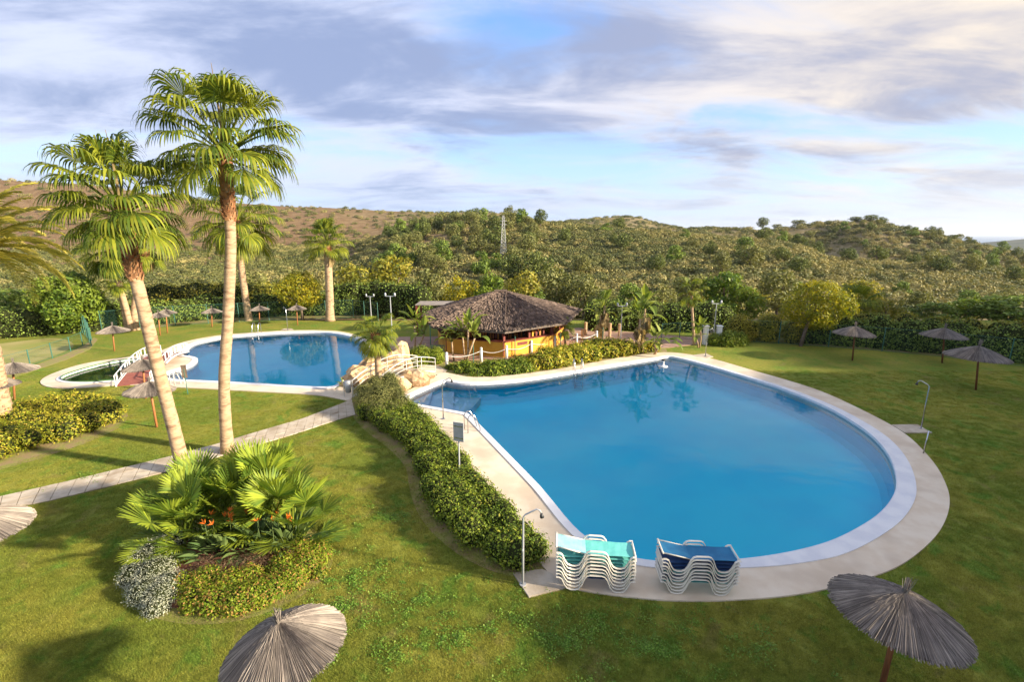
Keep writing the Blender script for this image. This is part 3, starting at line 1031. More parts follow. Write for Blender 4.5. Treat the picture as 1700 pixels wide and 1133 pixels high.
# ------------------------------------------------------------------ fronds
def fan_frond(name, seed, elev, pet, R, m, nseg=26, droop=0.55, spread=2.1, tip=0.55, parts=5, solid=.55):
    """a costapalmate leaf: stalk rising at elev, blade of joined segments whose ends hang"""
    rn = random.Random(seed)
    mb = MB()
    e = elev
    p = Vector((0, 0, 0)); pts = [p.copy()]
    for k in range(4):
        d = Vector((math.cos(e), 0, math.sin(e)))
        p = p + d * pet / 4
        pts.append(p.copy())
        e -= droop * 0.16
    w = 0.018 * R + 0.012
    # stalk as a thin three-sided tube
    mb.tube(pts, [w * 1.3, w, w, w * .9, w * .7], 3, cap=False)
    d = Vector((math.cos(e - .15), 0, math.sin(e - .15)))
    side = Vector((0, 1, 0))
    up = side.cross(d) * -1
    hub = pts[-1]
    dth = 2 * spread / nseg
    for s in range(nseg):
        th = -spread + dth * (s + .5)
        L = R * (0.70 + 0.30 * math.cos(th)) * rn.uniform(.92, 1.05)
        dirv = (d * math.cos(th) + side * math.sin(th)).normalized()
        # cup the blade a little
        dirv = (dirv + up * 0.22 * abs(math.sin(th)) + up * rn.uniform(-.03, .03)).normalized()
        tang = (-d * math.sin(th) + side * math.cos(th)).normalized()
        q = hub.copy()
        vs = []
        g = 0.0
        for k in range(parts + 1):
            t = k / parts
            wid = (t * L * math.tan(dth / 2) * 1.02) if t <= solid else (solid * L * math.tan(dth / 2)) * (1 - (t - solid) / (1 - solid)) ** .7
            vs += [q + tang * wid + up * (0.02 * R * (1 if s % 2 else -1) * (t if t < .6 else 0.4)), q - tang * wid - up * 0.0]
            if k < parts:
                g = 0 if t < .35 else (t - .25) * tip * 1.9
                dirv = (dirv + Vector((0, 0, -1)) * g * rn.uniform(.7, 1.3)).normalized()
                q = q + dirv * (L / parts)
        mb.add(vs, [(2 * k, 2 * k + 2, 2 * k + 3, 2 * k + 1) for k in range(parts)])
    return mb.mesh(name, m)


def feather_frond(name, seed, elev, L, m, n=34, leaf=0.42, droop=1.5):
    rn = random.Random(seed)
    mb = MB()
    e = elev
    p = Vector((0, 0, 0)); pts = [p.copy()]; K = 12
    for k in range(K):
        p = p + Vector((math.cos(e), 0, math.sin(e))) * L / K
        pts.append(p.copy())
        e -= droop / K * (0.5 + k / K)
    mb.tube(pts, [0.035 * (1 - .85 * k / K) for k in range(K + 1)], 3, cap=False)
    for i in range(n):
        t = 0.12 + 0.86 * i / n
        f = t * K; k = min(int(f), K - 1)
        b = pts[k].lerp(pts[k + 1], f - k)
        ax = (pts[k + 1] - pts[k]).normalized()
        for sd in (-1, 1):
            d = (ax * 0.75 + Vector((0, sd, 0)) + Vector((0, 0, rn.uniform(.0, .45)))).normalized()
            ll = leaf * math.sin(math.pi * (0.12 + .86 * t)) ** .6 * rn.uniform(.8, 1.1)
            w = (ax * .55 + Vector((0, 0, .85))) * 0.026
            m1 = b + d * ll * .5
            d2 = (d + Vector((0, 0, -.55))).normalized()
            e1 = m1 + d2 * ll * .5
            mb.add([b - w, b + w, m1 + w, m1 - w, e1], [(0, 1, 2, 3), (3, 2, 4)])
    return mb.mesh(name, m)


def paddle_leaf(name, seed, elev, pet, L, wd, m, droop=0.9):
    rn = random.Random(seed)
    mb = MB()
    e = elev
    p = Vector((0, 0, 0)); pts = [p.copy()]
    for k in range(4):
        p = p + Vector((math.cos(e), 0, math.sin(e))) * pet / 4
        pts.append(p.copy()); e -= .06
    mb.tube(pts, [.03, .026, .022, .02, .014], 3, cap=False)
    K = 7
    vs = []
    for k in range(K + 1):
        t = k / K
        w = wd * math.sin(math.pi * min(1, .1 + .9 * t) ** .8) * .5 if k < K else .005
        d = Vector((math.cos(e), 0, math.sin(e)))
        up = Vector((-math.sin(e), 0, math.cos(e)))
        vs += [p + Vector((0, w, 0)) + up * w * .35, p, p + Vector((0, -w, 0)) + up * w * .35]
        p = p + d * L / K
        e -= droop / K
    fs = []
    for k in range(K):
        a = 3 * k
        fs += [(a, a + 1, a + 4, a + 3), (a + 1, a + 2, a + 5, a + 4)]
    mb.add(vs, fs)
    return mb.mesh(name, m)


ELS = [82, 66, 50, 33, 14, -8, -34]
FAN = {}
for q in (0, 1):
    for i, e in enumerate(ELS):
        FAN[(i, q)] = fan_frond('frond', 11 + i * 7 + q, R_(e), (1.65, 1.6, 1.45, 1.3, 1.15, 1.05, 1.0)[i], 1.18, M['frond'], nseg=34, droop=(.2, .5, .7, .8, .7, .55, .4)[i], tip=1.05, parts=7, spread=1.95)
FAND = {}
for i, e in enumerate(ELS):
    FAND[i] = fan_frond('frond', 211 + i * 7, R_(e), 1.1, 1.0, M['frond_d'], nseg=16, droop=1.0, tip=.45, parts=4)
DEAD = [fan_frond('dry_frond', 90 + k, R_(-62 - 9 * k), 0.8, 0.8, M['deadfrond'], nseg=12, tip=.6, parts=4) for k in range(2)]


def crown_of_fronds(parent, top, n, s, rn, meshes, emin=0, emax=6, name='frond', bias=1.0):
    for k in range(n):
        t = (k + .5) / n
        i = min(emax, emin + int((t ** bias) * (emax - emin + 1)))
        me = meshes[(i, rn.randint(0, 1))] if (0, 0) in meshes else meshes[i]
        az = k * 2.39996 + rn.uniform(-.35, .35)
        ss = s * rn.uniform(.88, 1.1)
        link(name, me, parent, top + Vector((0, 0, -.12 * i / 6 * s)), (rn.uniform(-.16, .16), rn.uniform(-.14, .14), az), ss)


def trunk_curve(pts, r0, r1, n=22, flare=1.35, ring=0.03):
    """smooth tube through local points with growth rings"""
    pts = [Vector(p) for p in pts]
    out = []
    for i in range(n + 1):
        t = i / n * (len(pts) - 1)
        k = min(int(t), len(pts) - 2); f = t - k
        p0, p1, p2, p3 = pts[max(k - 1, 0)], pts[k], pts[k + 1], pts[min(k + 2, len(pts) - 1)]
        out.append(0.5 * ((2 * p1) + (p2 - p0) * f + (2 * p0 - 5 * p1 + 4 * p2 - p3) * f * f + (3 * p1 - p0 - 3 * p2 + p3) * f ** 3))
    rs = []
    for i in range(n + 1):
        t = i / n
        r = r0 + (r1 - r0) * t
        r *= 1 + (flare - 1) * math.exp(-t * 14)
        r *= 1 + ring * (1 if i % 2 else -1)
        rs.append(r)
    return MB().tube(out, rs, 14), out, rs


def boots(mb_pts, r, n, rn, length=0.16, m=None):
    """old leaf bases clasping the trunk below the crown"""
    mb = MB()
    for i in range(n):
        t = i / n
        f = t * (len(mb_pts) - 1); k = min(int(f), len(mb_pts) - 2)
        p = mb_pts[k].lerp(mb_pts[k + 1], f - k)
        ax = (mb_pts[k + 1] - mb_pts[k]).normalized()
        az = i * 2.39996
        o = Vector((math.cos(az), math.sin(az), 0)); o = (o - ax * o.dot(ax)).normalized()
        s = ax.cross(o)
        rr = r * (1 + .15 * rn.random())
        L = length * rn.uniform(.7, 1.5)
        w = 0.06 * rn.uniform(.8, 1.4)
        b = p + o * rr * .85
        e = b + (ax * 1.0 + o * rn.uniform(.25, .75)).normalized() * L
        q = o * 0.02
        mb.add([b - s * w, b + s * w, e + s * w * .5, e - s * w * .5, b - s * w + q, b + s * w + q, e + s * w * .5 + q * .5, e - s * w * .5 + q * .5],
               [(0, 1, 2, 3), (4, 7, 6, 5), (0, 4, 5, 1), (1, 5, 6, 2), (2, 6, 7, 3), (3, 7, 4, 0)])
    return mb


def fan_palm(base, trunk_pts, s, n, label, seed, r0=.2, r1=.15, boot_len=1.0, group=None, far=False, spear=True, emin=0, emax=6, dead=3, bias=1.0):
    rn = random.Random(seed)
    t = empty('fan_palm', base, label, 'palm tree', group)
    loc = [Vector(p) - Vector(base) for p in trunk_pts]
    mb, cl, rs = trunk_curve(loc, r0, r1, ring=.02)
    mb.obj('trunk', M['bark'], t, True)
    top = cl[-1]
    # boot section
    L = 0; k = len(cl) - 1
    while k > 0 and L < boot_len:
        L += (cl[k] - cl[k - 1]).length; k -= 1
    if boot_len > 0:
        bp = [p for p in cl[k:]]
        bp.append(top + (cl[-1] - cl[-2]).normalized() * .12 * s)
        o = boots(bp, r1 * 1.12, 240 if not far else 70, rn).obj('leaf_base_sheath', M['boot'], t)
        tag(o, 'red-brown shaggy leaf bases under the crown')
    crown_of_fronds(t, top, n, s, rn, FAND if far else FAN, emin, emax, bias=bias)
    for q in range(dead):
        link('dry_frond', DEAD[q % 2], t, top - Vector((0, 0, .15)), (0, 0, rn.uniform(0, 6.28)), s * rn.uniform(.8, 1.1))
    if spear:
        MB().tube([top, top + Vector((-.03, 0, 1.2 * s)), top + Vector((-.10, 0, 2.45 * s))], [.05 * s, .035 * s, .008], 5).obj('spear_leaf', M['deadfrond'], t)
    return t
# ------------------------------------------------------------------ bar pavilion with thatched roof
def pavilion():
    apx = Vector((-1.0, 39.5, 4.25))
    t = empty('bar_pavilion', (apx.x, apx.y, 0), 'round open bar with grey-brown thatched roof and yellow counter wall, beside the pools', 'bar building')
    T = Vector((apx.x, apx.y, 0))
    eave = [Vector(p) for p in ((-7.3, 39.2, 2.45), (-5.9, 34.7, 2.35), (-0.5, 33.0, 2.30), (4.2, 36.3, 2.35), (5.9, 41.6, 2.45), (4.0, 45.2, 2.5), (-1.5, 46.6, 2.5), (-6.2, 44.2, 2.5))]
    ridge = [apx + Vector((-.35, 0, 0)), apx + Vector((.5, .1, 0))]
    def rp(i):
        return ridge[0] if eave[i].x < apx.x else ridge[1]
    # underlay of each facet, then bundles of thatch laid in rough courses
    rb = MB()
    n = len(eave)
    for i in range(n):
        a, b = eave[i] - T, eave[(i + 1) % n] - T
        ra, rbp = rp(i) - T, rp((i + 1) % n) - T
        dz = Vector((0, 0, .06))
        rb.add([a - dz, b - dz, rbp - dz, ra - dz, a - dz * 3.2, b - dz * 3.2], [(0, 1, 2, 3), (4, 5, 1, 0)])
    roof = rb.obj('roof', M['reed_dark'], t)
    rnd = random.Random(4)
    rng = np.random.default_rng(8)
    vs, fs = [], []
    mb = MB()
    for i in range(n):
        a, b = eave[i] - T, eave[(i + 1) % n] - T
        ra, rbp = rp(i) - T, rp((i + 1) % n) - T
        nm = (b - a).cross(ra - a).normalized()
        if nm.z < 0: nm = -nm
        L = (ra - a).length
        for c in range(24):
            t0 = c / 24
            wl = (a.lerp(ra, t0) - b.lerp(rbp, t0)).length
            m_ = max(3, int(wl / .085))
            for k in range(m_):
                u = (k + rnd.random()) / m_
                p = a.lerp(ra, t0 + rnd.uniform(-.02, .02)).lerp(b.lerp(rbp, t0 + rnd.uniform(-.02, .02)), u)
                tt = min(.995, t0 + rnd.uniform(.05, .10))
                q = a.lerp(ra, tt).lerp(b.lerp(rbp, tt), u + rnd.uniform(-.006, .006) / max(.2, 1 - tt))
                ax = (q - p).normalized(); s = ax.cross(nm) * rnd.uniform(.03, .075)
                h = rnd.uniform(.035, .12)
                lo = p - ax * rnd.uniform(0, .22 if c == 0 else .1)
                mb.add([lo - s + nm * h * .6, lo + nm * h * 1.3, lo + s + nm * h * .6, q + s * .5 + nm * .005, q + nm * .03, q - s * .5 + nm * .005],
                       [(0, 1, 4, 5), (1, 2, 3, 4)])
    th = mb.obj('thatch', M['thatch'], t)
    th['kind'] = 'stuff'
    # ridge cap and hip bundles
    hb = MB()
    for i in range(n):
        a, b = eave[i] - T, rp(i) - T
        K = 40
        for k in range(K):
            u0, u1 = k / K, min(1, (k + 1.7) / K)
            o = Vector((rnd.uniform(-.05, .05), rnd.uniform(-.05, .05), .06 + rnd.uniform(0, .04)))
            hb.tube([a.lerp(b, u0) + o, a.lerp(b, u1) + o * .6], [.07, .03], 5)
    hb.tube([ridge[0] - T + Vector((-.1, 0, .08)), ridge[1] - T + Vector((.1, 0, .08))], .13, 7)
    hb.obj('hip_ridge', M['thatch'], t)
    # floor
    cen = Vector((-1.0, 39.5, 0))
    def ringp(k, z=0.0):
        return [cen.lerp(Vector((p.x, p.y, 0)), k) + Vector((0, 0, z)) - T for p in eave]
    fl = MB()
    r0 = ringp(.93, .0); r1 = ringp(.93, .08)
    fl.add(r1, [tuple(range(n))]).add(r0 + r1, [(i, (i + 1) % n, n + (i + 1) % n, n + i) for i in range(n)])
    fl.obj('floor', M['terra'], t)
    # counter: yellow masonry with brown top, posts at corners
    k = .80
    r = ringp(k)
    for i in range(n):
        a, b = r[i], r[(i + 1) % n]
        d = (b - a); ln = d.length; rz = math.atan2(d.y, d.x)
        mid = (a + b) / 2
        hgt = 1.15
        wmb = MB().box((mid.x, mid.y, .08 + hgt / 2), (ln - .02, .22, hgt), rz)
        wmb.obj('counter_wall', M['yellow_wall'], t)
        MB().box((mid.x, mid.y, .08 + hgt + .03), (ln - .06, .42, .06), rz).obj('counter_top', M['wood_red'], t)
        # post at corner and one midway
        for q in (a, mid):
            MB().box((q.x, q.y, 1.35), (.16, .16, 2.3), rz).obj('post', M['wood_red'], t)
        MB().box((mid.x, mid.y, 2.32), (ln, .14, .2), rz).obj('beam', M['wood_red'], t)
    # back bar inside: shelves, shutters in orange and red slats
    r2 = ringp(.50)
    for i in (0, 1, 2, 3, 4, 7):
        a, b = r2[i], r2[(i + 1) % n]
        d = b - a; ln = d.length; rz = math.atan2(d.y, d.x); mid = (a + b) / 2
        MB().box((mid.x, mid.y, 1.3), (ln - .02, .12, 2.4), rz).obj('bar_core_wall', M['dark'], t)  # near-black colour paints the shade inside the bar onto this wall
        nn = Vector((math.sin(rz), -math.cos(rz), 0))
        if nn.dot(mid) < 0: nn = -nn
        m_ = int(ln / .2)
        for q in range(m_):
            c = a.lerp(b, (q + .5) / m_) + nn * .10
            if (q * 7 + i * 3) % 5 < 4:
                MB().box((c.x, c.y, 1.62), (.12, .05, 1.2), rz).obj('slat', M['wood_orange'] if (q + i) % 3 else M['wood_red'], t)
    # shutters hung over the counter on the right-hand sides
    for i in (2, 3):
        a, b = r[i], r[(i + 1) % n]
        d = b - a; rz = math.atan2(d.y, d.x)
        m_ = 13
        for q in range(m_):
            if q % 6 == 5: continue
            u = (q + .5) / m_
            if i == 2 and u < .42: continue
            c = a.lerp(b, u)
            MB().box((c.x, c.y, 1.78), (.14, .05, .9), rz).obj('shutter_slat', (M['wood_red'], M['wood_orange'], M['wood_red'], M['yellow_wall'])[q % 4], t)
    # menu board patches painted red on the counter as in the photo
    for i, u, wd in ((2, .35, .9), (3, .4, .8), (0, .6, 1.0)):
        a, b = r[i], r[(i + 1) % n]
        d = b - a; rz = math.atan2(d.y, d.x); c = a.lerp(b, u)
        nn = Vector((math.sin(rz), -math.cos(rz), 0))
        if nn.dot(c) < 0: nn = -nn
        c = c + nn * .125
        MB().box((c.x, c.y, .95), (wd, .02, .22), rz).obj('painted_sign', M['wood_red'], t)
    # little white speaker on the roof
    MB().box((4.0, 2.2, 3.05), (.35, .25, .3)).add([(3.9, 2.2, 2.6), (3.95, 2.2, 2.6), (3.95, 2.2, 2.95), (3.9, 2.2, 2.95)], [(0, 1, 2, 3)]).obj('roof_vent', M['white'], t)
    # flat cane shelter behind on the left
    s = empty('cane_shelter', (-6.9, 43.6, 0), 'low flat cane shelter behind the left side of the thatched bar', 'shelter')
    MB().box((0, 0, 2.75), (3.4, 2.4, .07)).obj('roof', M['reed'], s)
    for x, y in ((-1.6, -1.1), (1.6, -1.1), (-1.6, 1.1), (1.6, 1.1)):
        MB().box((x, y, 1.35), (.14, .14, 2.7)).obj('post', M['wood_red'], s)


pavilion()

# ------------------------------------------------------------------ thatch umbrellas
def canopy_mesh(seed, n=1500):
    rn = random.Random(seed)
    mb = MB()
    def z(r): return -.45 * r ** 1.25
    for i in range(n):
        a = 2 * math.pi * (i + rn.random() * .8) / n
        r1 = rn.uniform(.94, 1.03)
        o = rn.uniform(0, .03)
        r0 = .03 if i % 2 else rn.uniform(.1, .45)
        w = 2 * math.pi / n * 1.1
        vs = []
        for k, r in enumerate((r0, (r0 + r1) * .5, r1)):
            aa = a + rn.uniform(-.006, .006)
            ww = w * r * (1.0 if k < 2 else .6) + .002
            ca, sa = math.cos(aa), math.sin(aa)
            for s_, up in ((-1, 0), (0, .010), (1, 0)):
                vs.append((r * ca - s_ * ww * sa, r * sa + s_ * ww * ca, z(r) + up + o * r - (.02 * rn.random() if k == 2 else 0)))
        mb.add(vs, [(0, 3, 4, 1), (1, 4, 5, 2), (3, 6, 7, 4), (4, 7, 8, 5)])
    return mb.mesh('canopy', M['reed'])


def cone_mesh():
    mb = MB()
    n, rr = 36, (.02, .35, .7, .97)
    vs = [(r * math.cos(2 * math.pi * k / n), r * math.sin(2 * math.pi * k / n), -.45 * r ** 1.25 - .012) for r in rr for k in range(n)]
    mb.add(vs, [(j * n + k, (j + 1) * n + k, (j + 1) * n + (k + 1) % n, j * n + (k + 1) % n) for j in range(3) for k in range(n)])
    for k in range(8):
        a = 2 * math.pi * k / 8
        mb.tube([(.03, 0, -.08), (.5 * math.cos(a), .5 * math.sin(a), -.22), (.93 * math.cos(a), .93 * math.sin(a), -.42)], .014, 4)
    return mb.mesh('frame', M['reed_dark'])


def tuft_mesh(seed):
    rn = random.Random(seed)
    mb = MB()
    for i in range(70):
        a = rn.uniform(0, 6.28); r = rn.uniform(.0, .045)
        b = Vector((r * math.cos(a), r * math.sin(a), -.03))
        e = Vector((b.x * rn.uniform(.4, 3.4), b.y * rn.uniform(.4, 3.4), rn.uniform(.13, .30)))
        s = Vector((-math.sin(a), math.cos(a), 0)) * .006
        mb.add([b - s, b + s, e + s * .6, e - s * .6], [(0, 1, 2, 3)])
    mb.tube([(0, 0, .02), (0, 0, .07)], .042, 8)
    return mb.mesh('tuft', M['reed'])


CAN = [canopy_mesh(1), canopy_mesh(2)]
CONE = cone_mesh()
TUFT = tuft_mesh(3)
POLES = {}


def umbrella(base, tip, r, label, i, tilt=(0, 0), pole='pole', zk=1.0):
    t = empty('thatched_umbrella', base, label, 'sunshade', 'thatched sunshades on the lawn')
    v = tip - base
    v2 = v - v.normalized() * .05
    MB().tube([(0, 0, -.05), v2 * .5, v2], [.055, .05, .045], 8).obj('pole', M[pole], t, True)
    rot = (tilt[0], tilt[1], 0)
    link('canopy', CAN[i % 2], t, v, rot, (r, r, r * zk))
    link('frame', CONE, t, v, rot, (r, r, r * zk))
    link('tuft', TUFT, t, v, rot, r)
    return t


UM = [
    ((260.6, 710), (247, 634), 36, 'thatched umbrella with orange pole standing before the pool deck left of the leaning palm', 'pole2', (.0, .05)),
    ((242, 662), (236, 597), 31, 'thatched umbrella with orange pole beside the white railing of the kids pool', 'pole2', (0, -.05)),
    ((24, 665), (21, 602), 31, 'thatched umbrella at the far left standing above the sunny shrub bed', 'pole2', (0, 0)),
    ((190, 583), (186, 541), 22.5, 'thatched umbrella alone on the grass below the three slim palms', 'pole2', (0, 0)),
    ((266, 557), (262, 519), 16, 'nearer of two overlapping thatched umbrellas at the back of the left lawn', 'pole2', (0, 0)),
    ((278, 553), (275, 514), 15, 'rear one of two overlapping thatched umbrellas at the back of the left lawn', 'pole2', (0, 0)),
    ((352, 543), (351, 512), 15.5, 'thatched umbrella just left of the tall straight palm by the green fence', 'pole2', (0, 0)),
    ((431, 538), (430, 508), 15, 'thatched umbrella just right of the tall straight palm before the fence', 'pole2', (0, 0)),
    ((494, 540), (492, 507), 15, 'thatched umbrella under the yellow tree at the lawn edge', 'pole2', (0, 0)),
    ((1415, 599), (1420, 542), 30, 'thatched umbrella on the right lawn right of the yellow tree', 'pole', (0, .03)),
    ((1564, 603), (1569, 545), 31, 'middle thatched umbrella of the right lawn standing close to the hedge', 'pole', (0, .02)),
    ((1620, 648), (1626, 575), 42.5, 'thatched umbrella nearest the right edge of the lawn, a little before the hedge', 'pole', (0, .03)),
]
for i, (b, tp, hw, lab, pl_, tl) in enumerate(UM):
    B = G(*b)
    T_ = W(tp[0], tp[1], B.y)
    dep = B.y * CP + (CAMH - 2) * SP
    umbrella(B, T_, hw * dep / FOC, lab, i, tl, pl_)
for j, (tp, hw, lab, tl, lean) in enumerate([
    ((462, 1034), 97, 'large thatched umbrella cut off by the bottom edge, below the flower bed', (0.0, -.12), (0, 0)),
    ((1502, 984), 98, 'large thatched umbrella at lower right leaning beside the pool deck', (.0, .10), (-.03, .05)),
    ((-62, 850), 80, 'thatched umbrella cut by the left edge beside the slab path', (0, 0), (0, 0)),
    ((-14, 627), 33, 'thatched umbrella half out of frame behind the date palm trunk', (0, 0), (0, 0))]):
    T_ = G(tp[0], tp[1], 2.45)
    B = Vector((T_.x + lean[0], T_.y + lean[1], 0))
    dep = T_.y * CP + (CAMH - 2.2) * SP
    umbrella(B, T_, hw * dep / FOC, lab, 20 + j, tl, 'pole', (1.22, 1.05, 1.1, 1.0)[j])

# ------------------------------------------------------------------ sun loungers in two stacks
PROF = [(-.98, .335), (-.90, .335), (-.84, .30), (-.77, .14), (-.70, .035), (-.60, .0), (-.50, .0), (-.41, .035), (-.34, .14), (-.27, .33), (-.21, .41), (-.14, .435),
        (.16, .435), (.23, .41), (.29, .33), (.36, .14), (.43, .035), (.52, .0), (.62, .0), (.71, .035), (.78, .14), (.85, .30), (.90, .335), (.98, .335)]


def side_frame():
    mb = MB()
    n = len(PROF)
    P2 = [Vector((x, 0, z)) for x, z in PROF]
    vs = []
    for i in range(n):
        d = (P2[min(i + 1, n - 1)] - P2[max(i - 1, 0)]).normalized()
        nn = Vector((-d.z, 0, d.x))
        for a, b in ((-.5, 0), (-.35, 1), (.35, 1), (.5, 0), (.35, -.6), (-.35, -.6)):
            vs.append(P2[i] + Vector((0, a * .060, 0)) + nn * b * .017 + Vector((0, 0, .02)))
    fs = [(i * 6 + k, i * 6 + (k + 1) % 6, (i + 1) * 6 + (k + 1) % 6, (i + 1) * 6 + k) for i in range(n - 1) for k in range(6)]
    fs += [(0, 1, 2, 3, 4, 5), tuple((n - 1) * 6 + k for k in (5, 4, 3, 2, 1, 0))]
    mb.add(vs, fs)
    return mb.mesh('side_frame', M['cream'])


def sling(x0, x1, z0, z1, m, sag=.02, w=.56, seg=8):
    mb = MB()
    vs = []
    for i in range(seg + 1):
        t = i / seg
        x = x0 + (x1 - x0) * t
        z = z0 + (z1 - z0) * t
        for j in range(5):
            u = j / 4 - .5
            vs.append((x, u * w, z - sag * math.cos(math.pi * u) + .004 * math.sin(13 * x + j)))
    fs = [(i * 5 + j, (i + 1) * 5 + j, (i + 1) * 5 + j + 1, i * 5 + j + 1) for i in range(seg) for j in range(4)]
    n0 = len(vs)
    vs2 = [(x, y, z - .008) for x, y, z in vs]
    mb.add(vs, fs)
    mb.add(vs2, [tuple(reversed(f)) for f in fs])
    # hems
    mb.add([vs[i * 5] for i in range(seg + 1)] + [vs2[i * 5] for i in range(seg + 1)], [(i, seg + 1 + i, seg + 2 + i, i + 1) for i in range(seg)])
    mb.add([vs[i * 5 + 4] for i in range(seg + 1)] + [vs2[i * 5 + 4] for i in range(seg + 1)], [(i + 1, seg + 2 + i, seg + 1 + i, i) for i in range(seg)])
    return mb


SF = side_frame()
EB = MB().tube([(0, -.30, 0), (0, -.1, .0), (0, .1, 0), (0, .30, 0)], .024, 8).mesh('end_bar', M['cream'], True)
SL = {}
for nm in ('teal', 'aqua', 'blue', 'navy'):
    SL[nm] = (sling(-.93, -.24, .335, .345, M[nm]).mesh('back_sling', M[nm]), sling(-.235, .93, .345, .335, M[nm]).mesh('seat_sling', M[nm]),
              sling(-.97, -.24, .49, .355, M[nm]).mesh('back_sling', M[nm]))


def lounger(loc, rz, s, label, group, c1, c2, top=False):
    t = empty('sun_lounger', loc, label, 'sun lounger', group, rz, s)
    for y in (-.325, .325):
        link('side_frame', SF, t, (0, y, 0))
    link('end_bar', EB, t, (.96, 0, .355))
    link('end_bar', EB, t, (-.985 if top else -.96, 0, .505 if top else .355))
    o = link('back_sling', SL[c1][2 if top else 0], t)
    o2 = link('seat_sling', SL[c2][1], t)
    if top and c1 != c2: tag(o, 'bright aqua cloth over the raised back')
    if top:
        for y in (-.27, .27):
            MB().tube([(-.28, y, .345), (-.985, y, .505)], .018, 6).obj('back_rail', M['cream'], t, True)
    return t


ORD = ['lowest', 'second from the ground', 'third from the ground', 'fourth from the ground', 'fifth from the ground', 'sixth from the ground', 'seventh from the ground', 'eighth from the ground']
for (fa, fb, n, topc, under, names) in [
    ((949, 979), (1026, 984.5), 8, ('aqua', 'teal'), ['navy', 'teal', 'teal', 'navy', 'teal', 'teal', 'teal'], ('teal-topped', 'left stack by the pool, under the teal lounger')),
    ((1122, 986.5), (1197, 989.5), 8, ('blue', 'blue'), ['teal', 'navy', 'navy', 'teal', 'navy', 'navy', 'navy'], ('blue-topped', 'right stack by the pool, under the blue lounger'))]:
    A, B = G(fa[0], fa[1], .06), G(fb[0], fb[1], .06)
    d = B - A
    s = d.length / 1.12 * .97
    rz = math.atan2(d.y, d.x)
    c = (A + B) / 2 + Vector((-d.y, d.x, 0)).normalized() * .325 * s
    for k in range(n):
        top = k == n - 1
        rr = random.Random(k + n * int(fa[0]))
        loc = c + Vector((rr.uniform(-.012, .012), rr.uniform(-.012, .012), 0.045 - .06 + k * .096 * s))
        cols = topc if top else (under[k], under[k])
        if top:
            lab = 'top cream lounger with teal seat and aqua back, left stack' if topc[0] == 'aqua' else 'top cream lounger with deep blue sling, right stack'
        else:
            lab = '%s cream plastic lounger of the %s stack at the pool edge' % (ORD[k], names[0])
        lounger(loc, rz + rr.uniform(-.008, .008), s, lab, 'sun loungers stacked at the pool edge', cols[0], cols[1], top)

# ------------------------------------------------------------------ showers, ladders, signs and other small furniture
def shower(px, label, h=2.15, rz=0.0, m='steel', base=None, arm=.42, tap=True):
    B = base or G(*px, .05)
    t = empty('pool_shower', B, label, 'shower', 'showers round the pools', rz)
    MB().tube([(0, 0, 0), (0, 0, h * .55), (0, 0, h - .25), (.05, 0, h - .17), (arm * .8, 0, h), (arm, 0, h - .03), (arm + .03, 0, h - .1)], [.032, .028, .024, .022, .02, .02, .02], 8).obj('pipe', M[m], t, True)
    MB().tube([(arm + .03, 0, h - .09), (arm + .045, 0, h - .17), (arm + .055, 0, h - .22)], [.02, .05, .055], 10).obj('shower_head', M['darkmetal'], t, True)
    MB().tube([(0, 0, 0), (0, 0, .02)], .09, 12).obj('base_plate', M[m], t)
    if tap: MB().tube([(0, -.02, 1.05), (0, -.1, 1.05)], .022, 6).obj('tap', M[m], t)


shower((868, 971), 'grey shower pipe on its own stone pad at the left of the lounger stacks', 2.2, -.1, 'greymetal')
shower((736, 696), 'slim steel shower between the long hedge and the pool ladder', 2.1, .1)
shower((1529, 712), 'steel shower on a stone pad at the right bow of the big pool', 2.3, 2.7)
shower((1171, 592), 'steel shower on a pad at the far corner of the big pool', 2.1, 0.3)
shower((478, 548.5), 'steel shower at the far side of the left pool', 2.2, 2.5)
b = empty('tap_post', G(1533, 753, .05), 'short steel tap post on the deck just below the right shower', 'tap post')
MB().tube([(0, 0, 0), (0.02, 0, .5), (0.04, .0, 1.0)], .025, 8).obj('pipe', M['steel'], b, True)
MB().tube([(.04, 0, .95), (.12, -.04, .95), (.14, -.05, .88)], .018, 6).obj('tap', M['steel'], b, True)


def ladder(px, dirv, label, h=.85):
    B = G(*px, .06)
    t = empty('pool_ladder', B, label, 'pool ladder', 'steel pool ladders', math.atan2(dirv[1], dirv[0]))
    for y in (-.27, .27):
        MB().tube([(0, y, 0), (0, y, h * .75), (.05, y, h * .93), (.15, y, h), (.28, y, h * .97), (.42, y, h * .72), (.58, y, h * .2), (.62, y, -.2), (.62, y, -1.1)], .024, 8).obj('handrail', M['steel'], t, True)
    for z in (-.25, -.5, -.75, -1.0):
        MB().box((.62, 0, z), (.07, .5, .03)).obj('rung', M['steel'], t)


q1, q2 = G(779, 692), G(950, 878)
e = (q2 - q1).normalized(); nrm_ = Vector((e.y, -e.x, 0))
if nrm_.x < 0: nrm_ = -nrm_
ladder((774, 716), nrm_, 'bright steel ladder at the near left corner of the big pool')
ladder((958, 614), Vector((.1, -1, 0)), 'steel ladder at the far side of the big pool before the low shrubs', .8)
ladder((429, 552.5), Vector((.0, -1, 0)), 'pale ladder at the far side of the left pool', .95)

t = empty('information_sign', G(763.5, 806, 0), 'grey metal notice board on a post rising out of the long hedge', 'sign', rz=-.35)
MB().tube([(0, 0, 0), (0, 0, 1.75)], .028, 8).obj('post', M['greymetal'], t)
MB().box((0, 0, 2.08), (.40, .03, .72)).obj('panel', M['greymetal'], t)
for z in (1.85, 2.3):
    MB().box((0, -.022, z), (.36, .015, .03)).obj('batten', M['steel'], t)

